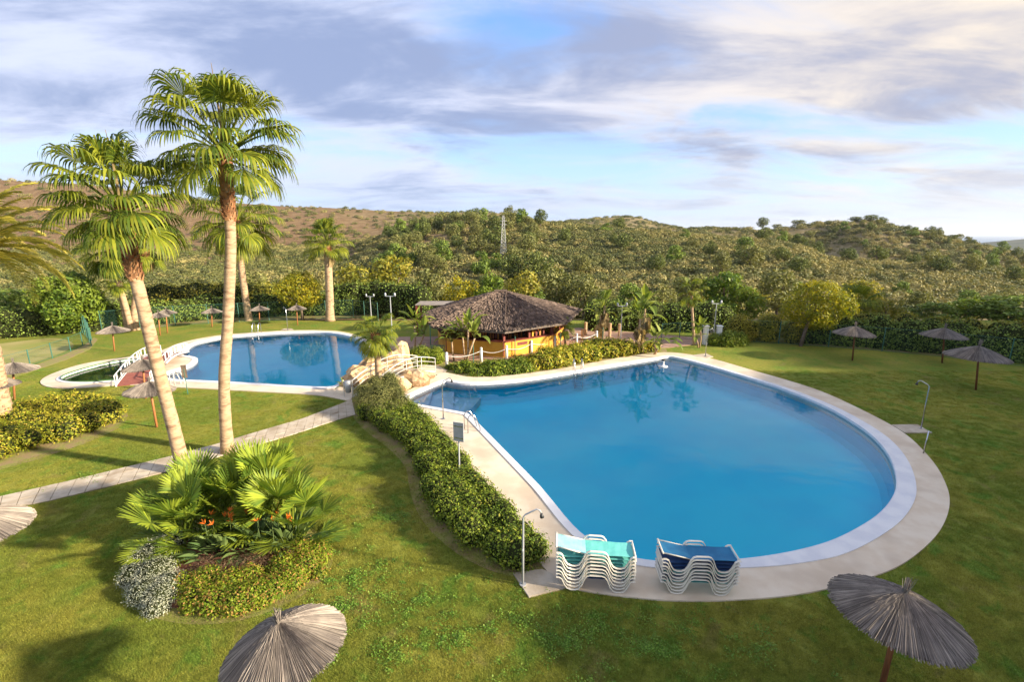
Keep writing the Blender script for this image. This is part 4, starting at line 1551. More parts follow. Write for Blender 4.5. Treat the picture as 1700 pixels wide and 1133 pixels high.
t = empty('rules_sign', G(312, 655, 0), 'small weathered board on a green post at the near edge of the left pool', 'sign', rz=.3)
MB().tube([(0, 0, 0), (-.02, 0, 1.5)], .025, 6).obj('post', M['greenmetal'], t)
MB().box((-.02, 0, 1.35), (.26, .03, .75)).obj('panel', M['bark_dark'], t)
for xx, lab in ((284, 'left hand grab rail at the near steps of the left pool'), (291, 'right hand grab rail at the near steps of the left pool')):
    B = G(xx, 643, .06)
    t = empty('grab_rail', B, lab, 'handrail', 'grab rails at the pool steps', 1.4)
    MB().tube([(0, 0, 0), (0, 0, .8), (.1, 0, .95), (.3, 0, .95), (.5, 0, .75), (.7, 0, .2), (.7, 0, -.5)], .03, 8).obj('tube', M['rail'], t, True)

# floating skimmer ball in the far corner of the pool
t = empty('pool_float', G(1101, 609, WL), 'small white float with dark cap in the far corner of the big pool', 'float')
MB().tube([(0, 0, -.06), (0, 0, .02), (0, 0, .08)], [.3, .32, .12], 12).obj('disc', M['white'], t, True)
MB().tube([(0, 0, .08), (0, 0, .42)], [.07, .06], 8).obj('stem', M['white'], t)
MB().sphere((0, 0, .48), .13, 10, 6, (1.3, 1, .6)).obj('cap', M['darkmetal'], t, True)

# litter bin by the path
t = empty('litter_bin', G(579, 660, 0.03), 'grey litter bin slung between two posts beside the slab path', 'bin')
MB().tube([(0, 0, .3), (0, 0, .95)], [.16, .19], 12).obj('bucket', M['greymetal'], t, True)
for x in (-.24, .24):
    MB().tube([(x, 0, 0), (x, 0, 1.0)], .025, 6).obj('post', M['rail'], t)

# ------------------------------------------------------------------ arched footbridge with pale rails between rocks
def arch_bridge(A, B, w, rise, name, label, deckm, railm, bars=(0.35, .62, .9), panels=False, thick=.16, npost=5, z0=.05):
    t = empty(name, A, label, 'footbridge')
    d = B - A; L = d.length; ax = d.normalized(); s = Vector((-ax.y, ax.x, 0))
    def pt(u, off, z): return ax * (L * u) + s * off + Vector((0, 0, z0 + rise * math.sin(math.pi * u) + z))
    K = 20
    for k in range(K):
        u0, u1 = (k + .04) / K, (k + .96) / K
        vs = [pt(u, o, z) for z in (-thick, 0) for u, o in ((u0, -w / 2), (u1, -w / 2), (u1, w / 2), (u0, w / 2))]
        MB().add(vs, [(3, 2, 1, 0), (4, 5, 6, 7), (0, 1, 5, 4), (1, 2, 6, 5), (2, 3, 7, 6), (3, 0, 4, 7)]).obj('plank', deckm, t)
    for sd in (-1, 1):
        o = sd * (w / 2 + .04)
        mb = MB()
        mb.tube([pt(k / K, o, -.06) for k in range(K + 1)], .07, 6)
        mb.obj('beam', railm, t, True)
        for b in bars:
            MB().tube([pt(k / K, o, b) for k in range(K + 1)], .028 if b == bars[-1] else .018, 6).obj('rail_bar', railm, t, True)
        for k in range(npost):
            u = k / (npost - 1)
            MB().tube([pt(u, o, -.05), pt(u, o, bars[-1])], .026, 6).obj('rail_post', railm, t)
        if panels:
            for k in range(npost - 1):
                for q in range(4):
                    u = (k + (q + .5) / 3) / (npost - 1)
                    if q > 2: continue
                    ax2 = pt(u, o, 0)
                    MB().box((ax2.x, ax2.y, ax2.z + .36), (.13, .035, .52), math.atan2(ax.y, ax.x)).obj('picket', railm, t)
    return t


A, B = G(603, 662, 0), G(708, 616, 0)
arch_bridge(A, B, 1.35, .62, 'arched_footbridge', 'arched stone-decked footbridge with pale curved rails among the boulders between the pools', M['slab'], M['rail'])
A, B = G(222, 640, 0), G(291, 586, 0)
arch_bridge(A, B, 1.7, .55, 'red_footbridge', 'small arched bridge with red deck and white railings between kids pool and left pool', M['redmat'], M['white'], bars=(.12, .62), panels=True, npost=5)


# ------------------------------------------------------------------ rocks
def rock(px, r, sc_, label, seed, rz=0.0, z=0.0):
    rn = random.Random(seed)
    B = G(px[0], px[1], 0)
    mb = MB().sphere((0, 0, 0), 1.0, 14, 9)
    from mathutils import noise
    vs = []
    for v in mb.v:
        v = Vector(v)
        n1 = noise.fractal(v * 1.2 + Vector((seed, 0, 0)), 1, 2, 3)
        n2 = noise.cell(v * 2.1 + Vector((seed, 3, 0)))
        k = 1 + .28 * n1 + .12 * (n2 - .5)
        v = v * k
        vs.append((v.x * sc_[0] * r, v.y * sc_[1] * r, max(-.25, (v.z + .35)) * sc_[2] * r))
    mb.v = vs
    o = mb.obj('boulder', M['rock'], rot=(0, 0, rz), loc=B + Vector((0, 0, z)))
    return tag(o, label, 'rock', 'sandstone boulders round the footbridge')


rock((668, 612), 1.0, (.75, .6, 1.45), 'tall upright sandstone boulder just behind the footbridge rails', 3)
rock((652, 616), .8, (1.0, .7, 1.2), 'brown boulder left of the tall upright one behind the footbridge', 23)
rock((684, 640), 1.0, (1.15, .5, .75), 'long pale sandstone boulder between footbridge and pool corner', 5, -.2)
rock((702, 629), .7, (1.1, .45, .6), 'flat pale boulder nearest the pool corner by the terrace', 9)
rock((665, 648), .7, (.9, .6, .85), 'blocky cream boulder at the near foot of the pool corner', 12)
rock((650, 655), .6, (1, .7, .7), 'brown boulder half hidden by the bush below the footbridge', 14)
rock((600, 634), 1.0, (1.1, .7, .8), 'rounded orange boulder at the edge of the left pool', 17, .5)
rock((586, 640), .7, (1, .8, .9), 'small orange boulder beside the litter bin', 19)
rock((622, 622), .9, (1.2, .7, .9), 'wide orange boulder behind the fan palm trunk at the left pool', 21, .4)
rock((640, 612), .8, (1.2, .8, .8), 'low orange boulder under the fan palm crown', 27, .4)

# ------------------------------------------------------------------ bollards and rope before the bar
bol = [(742, 610), (799, 601), (841, 597), (882, 588), (921, 580), (957, 575), (990, 570)]
hts = 1.0
bp = []
desc = ['by the green gate', 'left of the paddle-leaf plants', 'straight before the roof hip', 'second right of the roof hip', 'before the right half of the counter', 'beside the small spiky palm', 'at the right end of the rope']
for i, p in enumerate(bol):
    B = G(p[0], p[1], .02)
    t = empty('bollard', B, 'white bollard of the bar rope, %s' % desc[i], 'bollard', 'white bollards before the bar')
    MB().tube([(0, 0, 0), (0, 0, .85), (0, 0, .9)], [.11, .10, .06], 10).obj('post', M['white'], t, True)
    MB().sphere((0, 0, .97), .10, 10, 6).obj('cap', M['white'], t, True)
    bp.append(B)
mb = MB()
for a, b in zip(bp, bp[1:]):
    mb.tube([a.lerp(b, k / 8) + Vector((0, 0, .80 - .22 * math.sin(math.pi * k / 8))) for k in range(9)], .022, 5)
tag(mb.obj('barrier_rope', M['rail'], None, True), 'pale rope hanging between the white bollards before the bar', 'rope')

# green posts of the low bar fence
gp = [(716, 598), (786, 603), (855, 594), (930, 584), (1000, 576)]
for i, p in enumerate(gp):
    t = tag(MB().tube([(0, 0, 0), (0, 0, 1.6 if i else 2.6)], .035, 6).obj('fence_post', M['greenmetal'], loc=G(p[0], p[1], 0)), ['tall dark green gate post left of the bar', 'green post left of the rope bollards', 'green post before the yellow counter', 'green post beside the spiky palm', 'green post at the right end of the terrace'][i], 'post', 'green posts before the bar')
t = empty('green_gate', G(728, 600, 0), 'low green metal gate frame at the left end of the bar', 'gate')
MB().box((0, 0, 1.15), (.95, .05, .06)).obj('top_rail', M['greenmetal'], t)
MB().box((0, 0, .2), (.95, .05, .06)).obj('bottom_rail', M['greenmetal'], t)
for k in range(8):
    MB().box((-.45 + k * .128, 0, .68), (.03, .03, .9)).obj('bar', M['greenmetal'], t)

# posts and entrance pillars right of the bar
for i, (x, y, h) in enumerate(((967, 566, 1.0), (1012, 560, 1.25), (1028, 560, 1.2), (972, 557, 1.2))):
    tag(MB().tube([(0, 0, 0), (0, 0, h)], .13, 9).obj('stone_post', M['rock'], loc=G(x, y, 0)), ['short stone post right of the bar roof', 'stone post among the plants right of the bar', 'rightmost small stone post before the dark trees', 'stone post just behind the right roof corner'][i], 'post', 'stone posts right of the bar')
t = empty('entrance_gate', G(1181, 572, 0), 'white gate pillars with railing at the far end of the lawn', 'gate')
for x in (-.55, .55):
    MB().box((x, 0, .75), (.34, .34, 1.5)).box((x, 0, 1.54), (.42, .42, .08)).obj('pillar', M['white'], t)
for k in range(6):
    MB().tube([(-.32 + k * .13, 0, .1), (-.32 + k * .13, 0, 1.25)], .014, 5).obj('bar', M['rail'], t)


def lamp(px, label, h=3.2, ball=True, base=None):
    B = base or G(*px, 0)
    t = empty('lamp_post', B, label, 'street lamp', 'lamp posts round the garden')
    MB().tube([(0, 0, 0), (0, 0, h)], [.05, .035], 7).obj('pole', M['greymetal'], t)
    MB().box((0, 0, h), (.8, .05, .05)).obj('arm', M['greymetal'], t)
    for x in (-.38, .38):
        MB().tube([(x, 0, h - .02), (x, 0, h + .14), (x, 0, h + .28)], [.06, .09, .05], 8).obj('lantern', M['greymetal'], t, True)


lamp((617, 536), 'twin lamp post behind the end of the left green fence', 2.7)
lamp((1184, 566), 'twin lamp post above the white gate pillars', 3.2)
lamp((1030, 566), 'twin lamp post left of the tall paddle-leaf tree', 3.0)
lamp((652, 572), 'twin lamp post left of the thatched bar', 4.0)


# ------------------------------------------------------------------ fences
def fence(pts, label, h=2.0, step=None, m='greenmetal', group='green chain-link fences'):
    P_ = [G(x, y, 0) for x, y in pts]
    t = empty('wire_fence', P_[0], label, 'fence', group)
    o = P_[0]
    d = [0]
    for a, b in zip(P_, P_[1:]): d.append(d[-1] + (b - a).length)
    n = max(2, int(round(d[-1] / (step or 3.0))))
    def at(s):
        for k in range(len(P_) - 1):
            if s <= d[k + 1] + 1e-6:
                return P_[k].lerp(P_[k + 1], (s - d[k]) / (d[k + 1] - d[k])) - o
        return P_[-1] - o
    pm = MB().tube([(0, 0, 0), (0, 0, h)], .035, 6).mesh('post', M[m])
    for i in range(n + 1):
        link('post', pm, t, at(d[-1] * i / n))
    for i in range(n):
        a, b = at(d[-1] * i / n), at(d[-1] * (i + 1) / n)
        mb = MB()
        ln = (b - a).length; e = (b - a).normalized()
        cell = .16
        w = .0035
        k = -h
        while k < ln:
            for sg in (0, 1):
                s0, s1 = max(0, k), min(ln, k + h)
                if s1 > s0:
                    z0, z1 = (s0 - k), (s1 - k)
                    if sg: z0, z1 = h - z0, h - z1
                    u, v = a + e * s0 + Vector((0, 0, z0)), a + e * s1 + Vector((0, 0, z1))
                    q = Vector((0, 0, w))
                    mb.add([u - q, u + q, v + q, v - q], [(0, 1, 2, 3)])
            k += cell
        for z in (.05, h - .05):
            mb.tube([a + Vector((0, 0, z)), b + Vector((0, 0, z))], .012, 4, False)
        mb.obj('mesh_panel', M[m], t)


fence([(170, 552), (230, 546), (320, 539), (420, 534), (500, 531), (587, 528)], 'long green chain-link fence along the back of the left lawn', 2.0)
fence([(587, 528), (604, 531), (628, 534)], 'short green fence turning towards the bar path behind the left pool', 2.0, 1.6)
fence([(0, 622), (56, 606), (96, 592), (128, 580), (152, 566)], 'low green fence between the dry grass and the kids pool lawn', 1.15, 2.2)
fence([(152, 575), (144, 560), (133, 550)], 'taller green fence panels turning away near the dark tree', 2.0, 1.6)
fence([(1215, 566), (1330, 573), (1393, 578), (1459, 583), (1528, 590), (1606, 597), (1690, 608), (1800, 620)], 'green fence in front of the right-hand hedge', 1.9, 3.4)
fence([(1098, 566), (1132, 563), (1164, 565)], 'short green fence beside the tall paddle-leaf tree', 1.5, 2.0)

# ------------------------------------------------------------------ lattice tower on the hillside
def pylon():
    Y = 150
    base = hill_at(836, Y)
    topz = W(835, 358, Y).z
    H = topz - base.z
    t = empty('radio_mast', base, 'slender grey lattice mast standing on the scrub hillside behind the bar', 'mast')
    s = 1.0
    for x, y in ((-1, -1), (1, -1), (1, 1), (-1, 1)):
        MB().tube([(x * s, y * s, 0), (x * .18, y * .18, H)], .09, 4).obj('leg', M['rail'], t)
    mb = MB()
    K = 13
    for k in range(K):
        u0, u1 = k / K, (k + 1) / K
        r0, r1 = s + (.18 - s) * u0, s + (.18 - s) * u1
        for sd in range(4):
            c = [(-1, -1), (1, -1), (1, 1), (-1, 1)]
            a, b = c[sd], c[(sd + 1) % 4]
            mb.tube([(a[0] * r0, a[1] * r0, u0 * H), (b[0] * r1, b[1] * r1, u1 * H)], .045, 3, False)
            mb.tube([(b[0] * r0, b[1] * r0, u0 * H), (a[0] * r1, a[1] * r1, u1 * H)], .045, 3, False)
            mb.tube([(a[0] * r1, a[1] * r1, u1 * H), (b[0] * r1, b[1] * r1, u1 * H)], .045, 3, False)
    mb.obj('bracing', M['rail'], t)
    for z in (.8, .88, .95):
        MB().box((0, 0, H * z), (2.0 if z < .9 else 1.2, .12, .12)).obj('cross_arm', M['rail'], t)


pylon()
# ------------------------------------------------------------------ palms
B = G(378, 752); Y = B.y
fan_palm(B, [B, W(372, 640, Y), W(379, 520, Y), W(383, 400, Y), W(378, 330, Y), W(374, 258, Y)], 1.26, 40, 'tallest fan palm with straight pale trunk rising behind the flower bed', 3, .215, .175, 2.2, dead=0, bias=.9, emax=5)
B = G(306, 786); Y = B.y
fan_palm(B, [B, W(288, 710, Y), W(262, 610, Y), W(239, 515, Y), W(220, 440, Y), W(204, 356, Y)], 1.10, 36, 'leaning fan palm with curved trunk left of the tallest palm', 8, .225, .19, 2.1, dead=0, bias=.88, emax=5)
Y = 50
B = W(412, 520, Y); B.z = -.4
fan_palm(B, [B, W(404, 470, Y), W(398, 420, Y), W(394, 372, Y)], 2.15, 34, 'fan palm beyond the fence whose crown shows behind the tallest trunk', 13, .34, .30, 2.2, dead=3, emin=1)
B = G(548, 533); Y = B.y
fan_palm(B, [B, W(547, 490, Y), W(545, 440, Y), W(543, 412, Y)], 1.22, 34, 'stout solitary fan palm at the back of the lawn beyond the left pool', 21, .42, .33, .5, spear=False, dead=2, emax=5, bias=1.1)
B = G(213, 549); Y = B.y
fan_palm(B, [B, W(207, 520, Y), W(202, 492, Y), W(199, 474, Y)], .78, 24, 'shortest of three slim palms behind the leaning trunk', 22, .26, .20, .3, group=None, spear=False, dead=1, emax=5)
B = G(219, 549.5); Y = B.y
fan_palm(B, [B, W(210, 515, Y), W(196, 465, Y), W(184, 415, Y)], 1.5, 26, 'slim palm leaning left, tallest of the three palms at the dark tree', 24, .27, .22, 1.2, spear=False, dead=3, emin=1)
B = G(226, 548.5); Y = B.y
fan_palm(B, [B, W(223, 515, Y), W(230, 470, Y), W(242, 420, Y)], 1.05, 24, 'slim straight palm, rightmost of the three beside the leaning trunk', 25, .27, .22, .6, spear=False, dead=2)
B = G(630, 648); Y = B.y
fan_palm(B, [B, W(628, 615, Y), W(626, 585, Y), W(624, 560, Y)], .70, 30, 'short bushy fan palm between the footbridge and the left pool', 31, .20, .17, .5, spear=False, dead=2, emin=1, emax=6)
B = G(1152, 573); Y = B.y
fan_palm(B, [B, W(1151, 545, Y), W(1149, 515, Y), W(1148, 488, Y)], .62, 16, 'thin young palm with a skirt of dry leaves right of the paddle-leaf tree', 33, .11, .10, .1, spear=False, dead=9)
B = G(938, 580); Y = B.y
fan_palm(B, [B, W(938, 565, Y), W(937, 548, Y)], .42, 26, 'small spiky palm on a thin stem before the right end of the bar', 35, .09, .08, 0, spear=False, dead=0)
B = G(1500, 562); B = Vector((B.x, 47.5, -.4))
bx = PX(B)[0]
fan_palm(B, [B, W(bx, 540, 47.5), W(bx, 520, 47.5)], 1.35, 18, 'low spreading fan palm showing above the right-hand hedge', 36, .25, .22, 0, spear=False, dead=0, emax=4)

# date palm at the left edge
B = G(8, 712); Y = B.y
t = empty('date_palm', B, 'date palm at the left edge with knobby trunk and arching golden feather fronds', 'palm tree')
loc = [Vector(p) - B for p in (B, W(-4, 640, Y), W(-20, 560, Y), W(-32, 480, Y), W(-38, 415, Y))]
mb, cl, rs = trunk_curve(loc, .34, .33, 30, ring=.05)
mb.obj('trunk', M['bark'], t, True)
rn = random.Random(6)
boots(cl, .33, 420, rn, .13).obj('leaf_base', M['bark'], t)['kind'] = 'stuff'
FE = [feather_frond('frond', i, R_(e_), 4.0, M['date'], n=64, leaf=.60) for i, e_ in enumerate((75, 58, 42, 26, 10, -6))]
for k in range(54):
    i = min(5, int(k / 54 * 6))
    link('frond', FE[i], t, cl[-1], (rn.uniform(-.1, .1), rn.uniform(-.1, .1), k * 2.39996), rn.uniform(.85, 1.05))

# ------------------------------------------------------------------ paddle-leaf plants (giant strelitzia)
PAD = [paddle_leaf('leaf', i, R_(e_), .9, 1.35, .55, M['banana'], droop=dr) for i, (e_, dr) in enumerate(((84, .3), (72, .7), (58, 1.0), (42, 1.2), (22, 1.4)))]


def paddle_plant(px, tops, label, s=1.0, n=11, skirt=False, Y=None, group=None):
    B = G(*px)
    t = empty('paddle_leaf_plant', B, label, 'plant', group)
    rn = random.Random(int(px[0]))
    for (tx, ty) in tops:
        tp = W(tx, ty, B.y + rn.uniform(-.3, .3)) - B
        o = Vector((rn.uniform(-.25, .25), rn.uniform(-.2, .2), 0))
        MB().tube([o, o.lerp(tp, .5) + Vector((rn.uniform(-.08, .08), 0, 0)), tp], [.10 * s, .085 * s, .075 * s], 8).obj('stem', M['bark'], t, True)
        az0 = rn.uniform(0, 3.14)
        for k in range(n):
            i = min(4, int(abs(k - n / 2) / (n / 2) * 5))
            az = (az0 if k % 2 else az0 + math.pi) + rn.uniform(-.9, .9)
            link('leaf', PAD[i], t, tp, (0, 0, az), s * rn.uniform(.75, 1.1))
        if skirt:
            for k in range(12):
                link('dry_leaf', DEAD[k % 2], t, tp - Vector((0, 0, .1 + .07 * k)), (0, 0, rn.uniform(0, 6.28)), s * .9)
    return t


paddle_plant((690, 588), [(688, 540), (704, 556)], 'paddle-leaf plant left of the bar roof edge beside the fan palm', .80)
paddle_plant((756, 601), [(750, 568)], 'short paddle-leaf plant before the left half of the bar', .72)
paddle_plant((772, 603), [(777, 548), (768, 560), (788, 562)], 'paddle-leaf plant with three leaning pale stems before the yellow counter', .80, 9)
paddle_plant((1066, 588), [(1071, 512), (1063, 530)], 'tall paddle-leaf tree with a brown skirt right of the bar', .95, 12, True)
paddle_plant((1090, 590), [(1086, 572), (1098, 572)], 'low leafy paddle plant at the foot of the tall skirted one', .85, 10)
paddle_plant((1161, 578), [(1163, 548), (1156, 562)], 'young paddle-leaf plant beside the white gate pillars', .62, 8)
paddle_plant((1003, 566), [(1004, 508), (996, 525)], 'tall paddle-leaf plant just right of the thatched roof tip', .85, 10, True)
paddle_plant((574, 650), [(572, 644)], 'tiny paddle plant beside the litter bin', .28, 10)


# ------------------------------------------------------------------ shrubs and hedges
def ring_blobs(ring, n, r, zf, seed, inset=.8):
    """blobs spread through a bed, relaxed apart"""
    rg = random.Random(seed)
    xs = [p.x for p in ring]; ys = [p.y for p in ring]
    c = Vector((sum(xs) / len(xs), sum(ys) / len(ys), 0))
    out = []
    small = offset(ring, -inset)
    tries = 0
    while len(out) < n and tries < 9000:
        tries += 1
        p = Vector((rg.uniform(min(xs), max(xs)), rg.uniform(min(ys), max(ys)), 0))
        if not inside(p, small): continue
        dmin = r * (1.05 if tries < 4000 else .8)
        if all((p - q[0]).length > dmin for q in out):
            out.append((p, r * rg.uniform(.8, 1.25)))
    return [(p.x, p.y, zf(p, rr, rg), rr) for p, rr in out]


def plant(name, blobs, leafm, n, leaf, label, cat, group=None, origin=None, aspect=.5, seed=1, up=.3, corek=.74, twigs=False, squash=1.0, shell=.3):
    o = Vector(origin) if origin else Vector((sum(b[0] for b in blobs) / len(blobs), sum(b[1] for b in blobs) / len(blobs), 0))
    bl = [(b[0] - o.x, b[1] - o.y, b[2] - o.z, b[3]) for b in blobs]
    t = empty(name, o, label, cat, group)
    link('foliage', shrub_mesh('foliage', seed, bl, leafm, n, leaf, aspect=aspect, up=up, squash=squash, shell=shell), t)
    if corek: link('inner_core', core_mesh('inner_core', bl, corek, squash), t)  # solid near-black balls filling the foliage
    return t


# the long hedge between path and pool
def hz_(p, rr, rg): return max(.12, .72 - rr * .75 + rg.uniform(-.05, .12))
hb_px = [(590, 690), (600, 668), (640, 650), (690, 690), (725, 722), (770, 775), (830, 845), (880, 895), (915, 925), (900, 948), (862, 952), (810, 935), (760, 905), (722, 865), (700, 820), (692, 775), (655, 735), (610, 706)]
hring = [Vector((q.x, q.y, 0)) for q in ccw(chaikin(ground(hb_px), 2))]
bl = ring_blobs(hring, 150, .46, hz_, 3, .28)
plant('hedge', bl, M['hedge'], 98000, .042, 'long waist-high hedge curving between the lawn and the pool deck', 'hedge', seed=5, corek=.8)
bb = []
rg = random.Random(9)
for px_, py_, zz, r in ((612, 690, .75, .62), (634, 688, 1.0, .7), (655, 682, 1.05, .62), (668, 690, .6, .55), (606, 676, .8, .5), (625, 668, 1.0, .55), (648, 665, 1.15, .55), (630, 700, .5, .6), (655, 700, .45, .6)):
    p = G(px_, py_)
    bb.append((p.x, p.y, zz, r))
plant('bush', bb, M['olive'], 26000, .040, 'taller olive-green bush at the upper end of the long hedge by the footbridge', 'bush', seed=6, aspect=.3, up=.5)

# left shrub bed, sunny
lb = [(-120, 728), (-40, 700), (20, 688), (110, 674), (180, 672), (205, 686), (196, 704), (150, 722), (90, 742), (30, 762), (-60, 785), (-120, 790)]
lr = [Vector((q.x, q.y, 0)) for q in ccw(chaikin(ground(lb), 2))]
bl = ring_blobs(lr, 80, .5, lambda p, rr, rg: .62 - rr * .6 + rg.uniform(0, .22), 7, .3)
plant('shrub_bed', bl, M['hedge_y'], 52000, .050, 'sunlit yellow-green shrubs filling the pointed bed at the left', 'shrubs', seed=8)

# bar hedge on the far side of the pool
br_ = [(735, 609), (800, 609), (880, 600), (960, 584), (1000, 576), (1050, 584), (1100, 580), (1100, 586), (1060, 590), (1010, 598), (936, 612), (862, 621), (800, 627), (750, 620)]
ring = [Vector((q.x, q.y, 0)) for q in ccw(chaikin(ground(br_), 1))]
bl = ring_blobs(ring, 80, .52, lambda p, rr, rg: (-.05 if p.x < G(890, 600).x else .34) + rg.uniform(0, .2), 11, .25)
mid_x = G(880, 600).x
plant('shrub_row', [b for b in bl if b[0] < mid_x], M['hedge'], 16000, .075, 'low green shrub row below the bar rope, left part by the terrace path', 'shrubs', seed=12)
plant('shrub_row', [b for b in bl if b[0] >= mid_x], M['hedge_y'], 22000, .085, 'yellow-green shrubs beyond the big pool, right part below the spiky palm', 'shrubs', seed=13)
p = G(700, 606)
plant('bush', [(p.x, p.y, .55, .8), (p.x + .9, p.y + .3, .5, .7), (p.x - .7, p.y + .4, .45, .6)], M['hedge'], 8000, .06, 'round green bush behind the footbridge beside the green gate', 'bush', seed=15)
p = G(1208, 574)
plant('bush', [(p.x, p.y, .45, .8), (p.x + .9, p.y + .1, .4, .7), (p.x - 1, p.y + .2, .4, .6)], M['hedge'], 6000, .08, 'low rounded bush right of the white gate pillars', 'bush', seed=16)


def long_hedge(px_pts, z, r, leafm, n, leaf, label, cat='hedge', name='hedge', zjit=.2, step=.8, seed=2, rows=1, dx=(0, 0)):
    pts = [G(x, y) for x, y in px_pts]
    rg = random.Random(seed)
    bl = []
    for a, b in zip(pts, pts[1:]):
        m = max(1, int((b - a).length / step))
        for k in range(m):
            q = a.lerp(b, (k + rg.random()) / m)
            for j in range(rows):
                rr = r * rg.uniform(.8, 1.2)
                bl.append((q.x + rg.uniform(-.2, .2) + dx[0], q.y + j * r * 1.1 + rg.uniform(-.3, .3) + dx[1], z + rg.uniform(-zjit, zjit), rr))
                bl.append((q.x + dx[0], q.y + j * r + dx[1], z * .4, rr * 1.0))
    return plant(name, bl, leafm, n, leaf, label, cat, seed=seed, corek=.8)


long_hedge([(1222, 566), (1270, 566), (1322, 570)], 1.25, .95, M['yellowgreen'], 16000, .085, 'tangled climbing hedge with pink-brown tones left of the yellow tree', seed=3)
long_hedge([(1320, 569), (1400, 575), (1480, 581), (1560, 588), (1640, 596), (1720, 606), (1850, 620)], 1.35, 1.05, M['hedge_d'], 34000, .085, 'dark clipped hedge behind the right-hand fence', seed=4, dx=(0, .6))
long_hedge([(1380, 570), (1480, 576), (1580, 584), (1700, 597), (1850, 612)], 1.75, .9, M['yellowgreen'], 22000, .085, 'leafy tops behind the dark right-hand hedge, sunlight put into their yellow-green', 'shrubs', 'shrub_row', seed=14, dx=(0, 1.8))  # paler leaf row gives the hedge its lit tops by colour
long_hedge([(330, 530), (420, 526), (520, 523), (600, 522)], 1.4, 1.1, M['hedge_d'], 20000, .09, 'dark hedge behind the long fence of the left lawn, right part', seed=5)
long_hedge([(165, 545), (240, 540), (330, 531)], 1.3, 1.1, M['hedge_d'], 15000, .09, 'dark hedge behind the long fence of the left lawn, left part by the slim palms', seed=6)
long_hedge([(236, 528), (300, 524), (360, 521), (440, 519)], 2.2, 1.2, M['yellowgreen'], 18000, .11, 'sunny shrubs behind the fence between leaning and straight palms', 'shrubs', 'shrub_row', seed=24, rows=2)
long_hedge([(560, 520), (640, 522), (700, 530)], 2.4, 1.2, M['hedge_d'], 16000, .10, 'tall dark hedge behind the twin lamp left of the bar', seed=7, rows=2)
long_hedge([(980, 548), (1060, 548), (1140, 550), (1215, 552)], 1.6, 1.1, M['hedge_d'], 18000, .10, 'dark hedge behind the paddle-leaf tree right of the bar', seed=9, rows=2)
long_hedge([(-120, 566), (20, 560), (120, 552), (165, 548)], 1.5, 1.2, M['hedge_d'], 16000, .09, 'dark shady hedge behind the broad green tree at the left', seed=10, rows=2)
# trimmed bright hedge block at the left edge
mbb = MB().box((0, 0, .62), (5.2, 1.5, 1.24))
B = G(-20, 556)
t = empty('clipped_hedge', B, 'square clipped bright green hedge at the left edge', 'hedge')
link('inner_core', mbb.mesh('inner_core', M['core']), t)  # solid near-black box under the leaves
rng = np.random.default_rng(4)
n = 16000
P = rng.uniform(-.5, .5, (n, 3)); ax = rng.integers(0, 3, n); sg = rng.choice([-1, 1], n)
P[np.arange(n), ax] = sg * .5; P[:, 2] = np.where(ax == 2, .5, P[:, 2])
N = np.zeros((n, 3)); N[np.arange(n), ax] = sg; N[:, 2] = np.where(ax == 2, 1, N[:, 2])
P = P * np.array([5.3, 1.6, 1.3]) + np.array([0, 0, .65]) + rng.normal(0, .025, (n, 3))
V, F = leaf_quads(P, N, .06, rng)
link('foliage', npmesh('foliage', V, F, M['lime']), t)

# ------------------------------------------------------------------ centre bed
C0 = G(385, 930)
def cb(px, py, z=0.0): return G(px, py, z)
# red mulch mound
mb = MB()
p = cb(350, 930)
mb.sphere((0, 0, -.1), 1.0, 20, 8, (2.0, 1.6, .42), .08)
tag(mb.obj('mulch_mound', M['redsoil'], loc=cb(372, 945)), 'low mound of reddish mulch in the middle of the flower bed', 'soil mound')
# young fan palms
YF = [fan_frond('frond', 300 + i, R_(e_), pe, .86, M['bedpalm'], nseg=30, droop=.25, spread=1.5, tip=.06, parts=6, solid=.72) for i, (e_, pe) in enumerate(((80, 1.5), (66, 1.35), (52, 1.15), (36, 1.0), (18, .8)))]
labs = ['young fan palm at the left of the flower bed, leaves reaching over the lawn', 'young fan palm at the back of the flower bed near the leaning trunk', 'young fan palm in the middle of the flower bed behind the orange flowers',
        'young fan palm at the back right of the flower bed', 'young fan palm at the right end of the flower bed with bright yellow-green leaves', 'small young fan palm low at the front left of the flower bed']
for j, (px_, py_, n, s) in enumerate(((308, 912, 18, .98), (345, 880, 22, 1.08), (405, 886, 22, 1.05), (450, 872, 22, 1.12), (492, 903, 19, 1.05), (335, 905, 10, .85))):
    B = cb(px_, py_)
    t = empty('young_fan_palm', B, labs[j], 'palm', 'young fan palms in the flower bed')
    rn = random.Random(40 + j)
    for k in range(n):
        i = min(4, int(k / n * 5))
        link('frond', YF[i], t, (rn.uniform(-.1, .1), rn.uniform(-.1, .1), 0), (rn.uniform(-.2, .2), rn.uniform(-.15, .15), k * 2.39996 + rn.uniform(-.4, .4)), s * rn.uniform(.85, 1.15))
    MB().tube([(0, 0, 0), (0, 0, .2)], [.14, .1], 8).obj('base', M['boot'], t)
# bird-of-paradise clumps with orange flowers
SLV = [paddle_leaf('leaf', 60 + i, R_(e_), .5, .48, .15, M['strel'], droop=.35) for i, e_ in enumerate((82, 70, 58, 44, 30))]


def flower_mesh():
    mb = MB()
    mb.tube([(0, 0, 0), (.05, 0, .5), (.07, 0, 1.0)], [.012, .01, .009], 4)
    return mb.mesh('stalk', M['strel'])


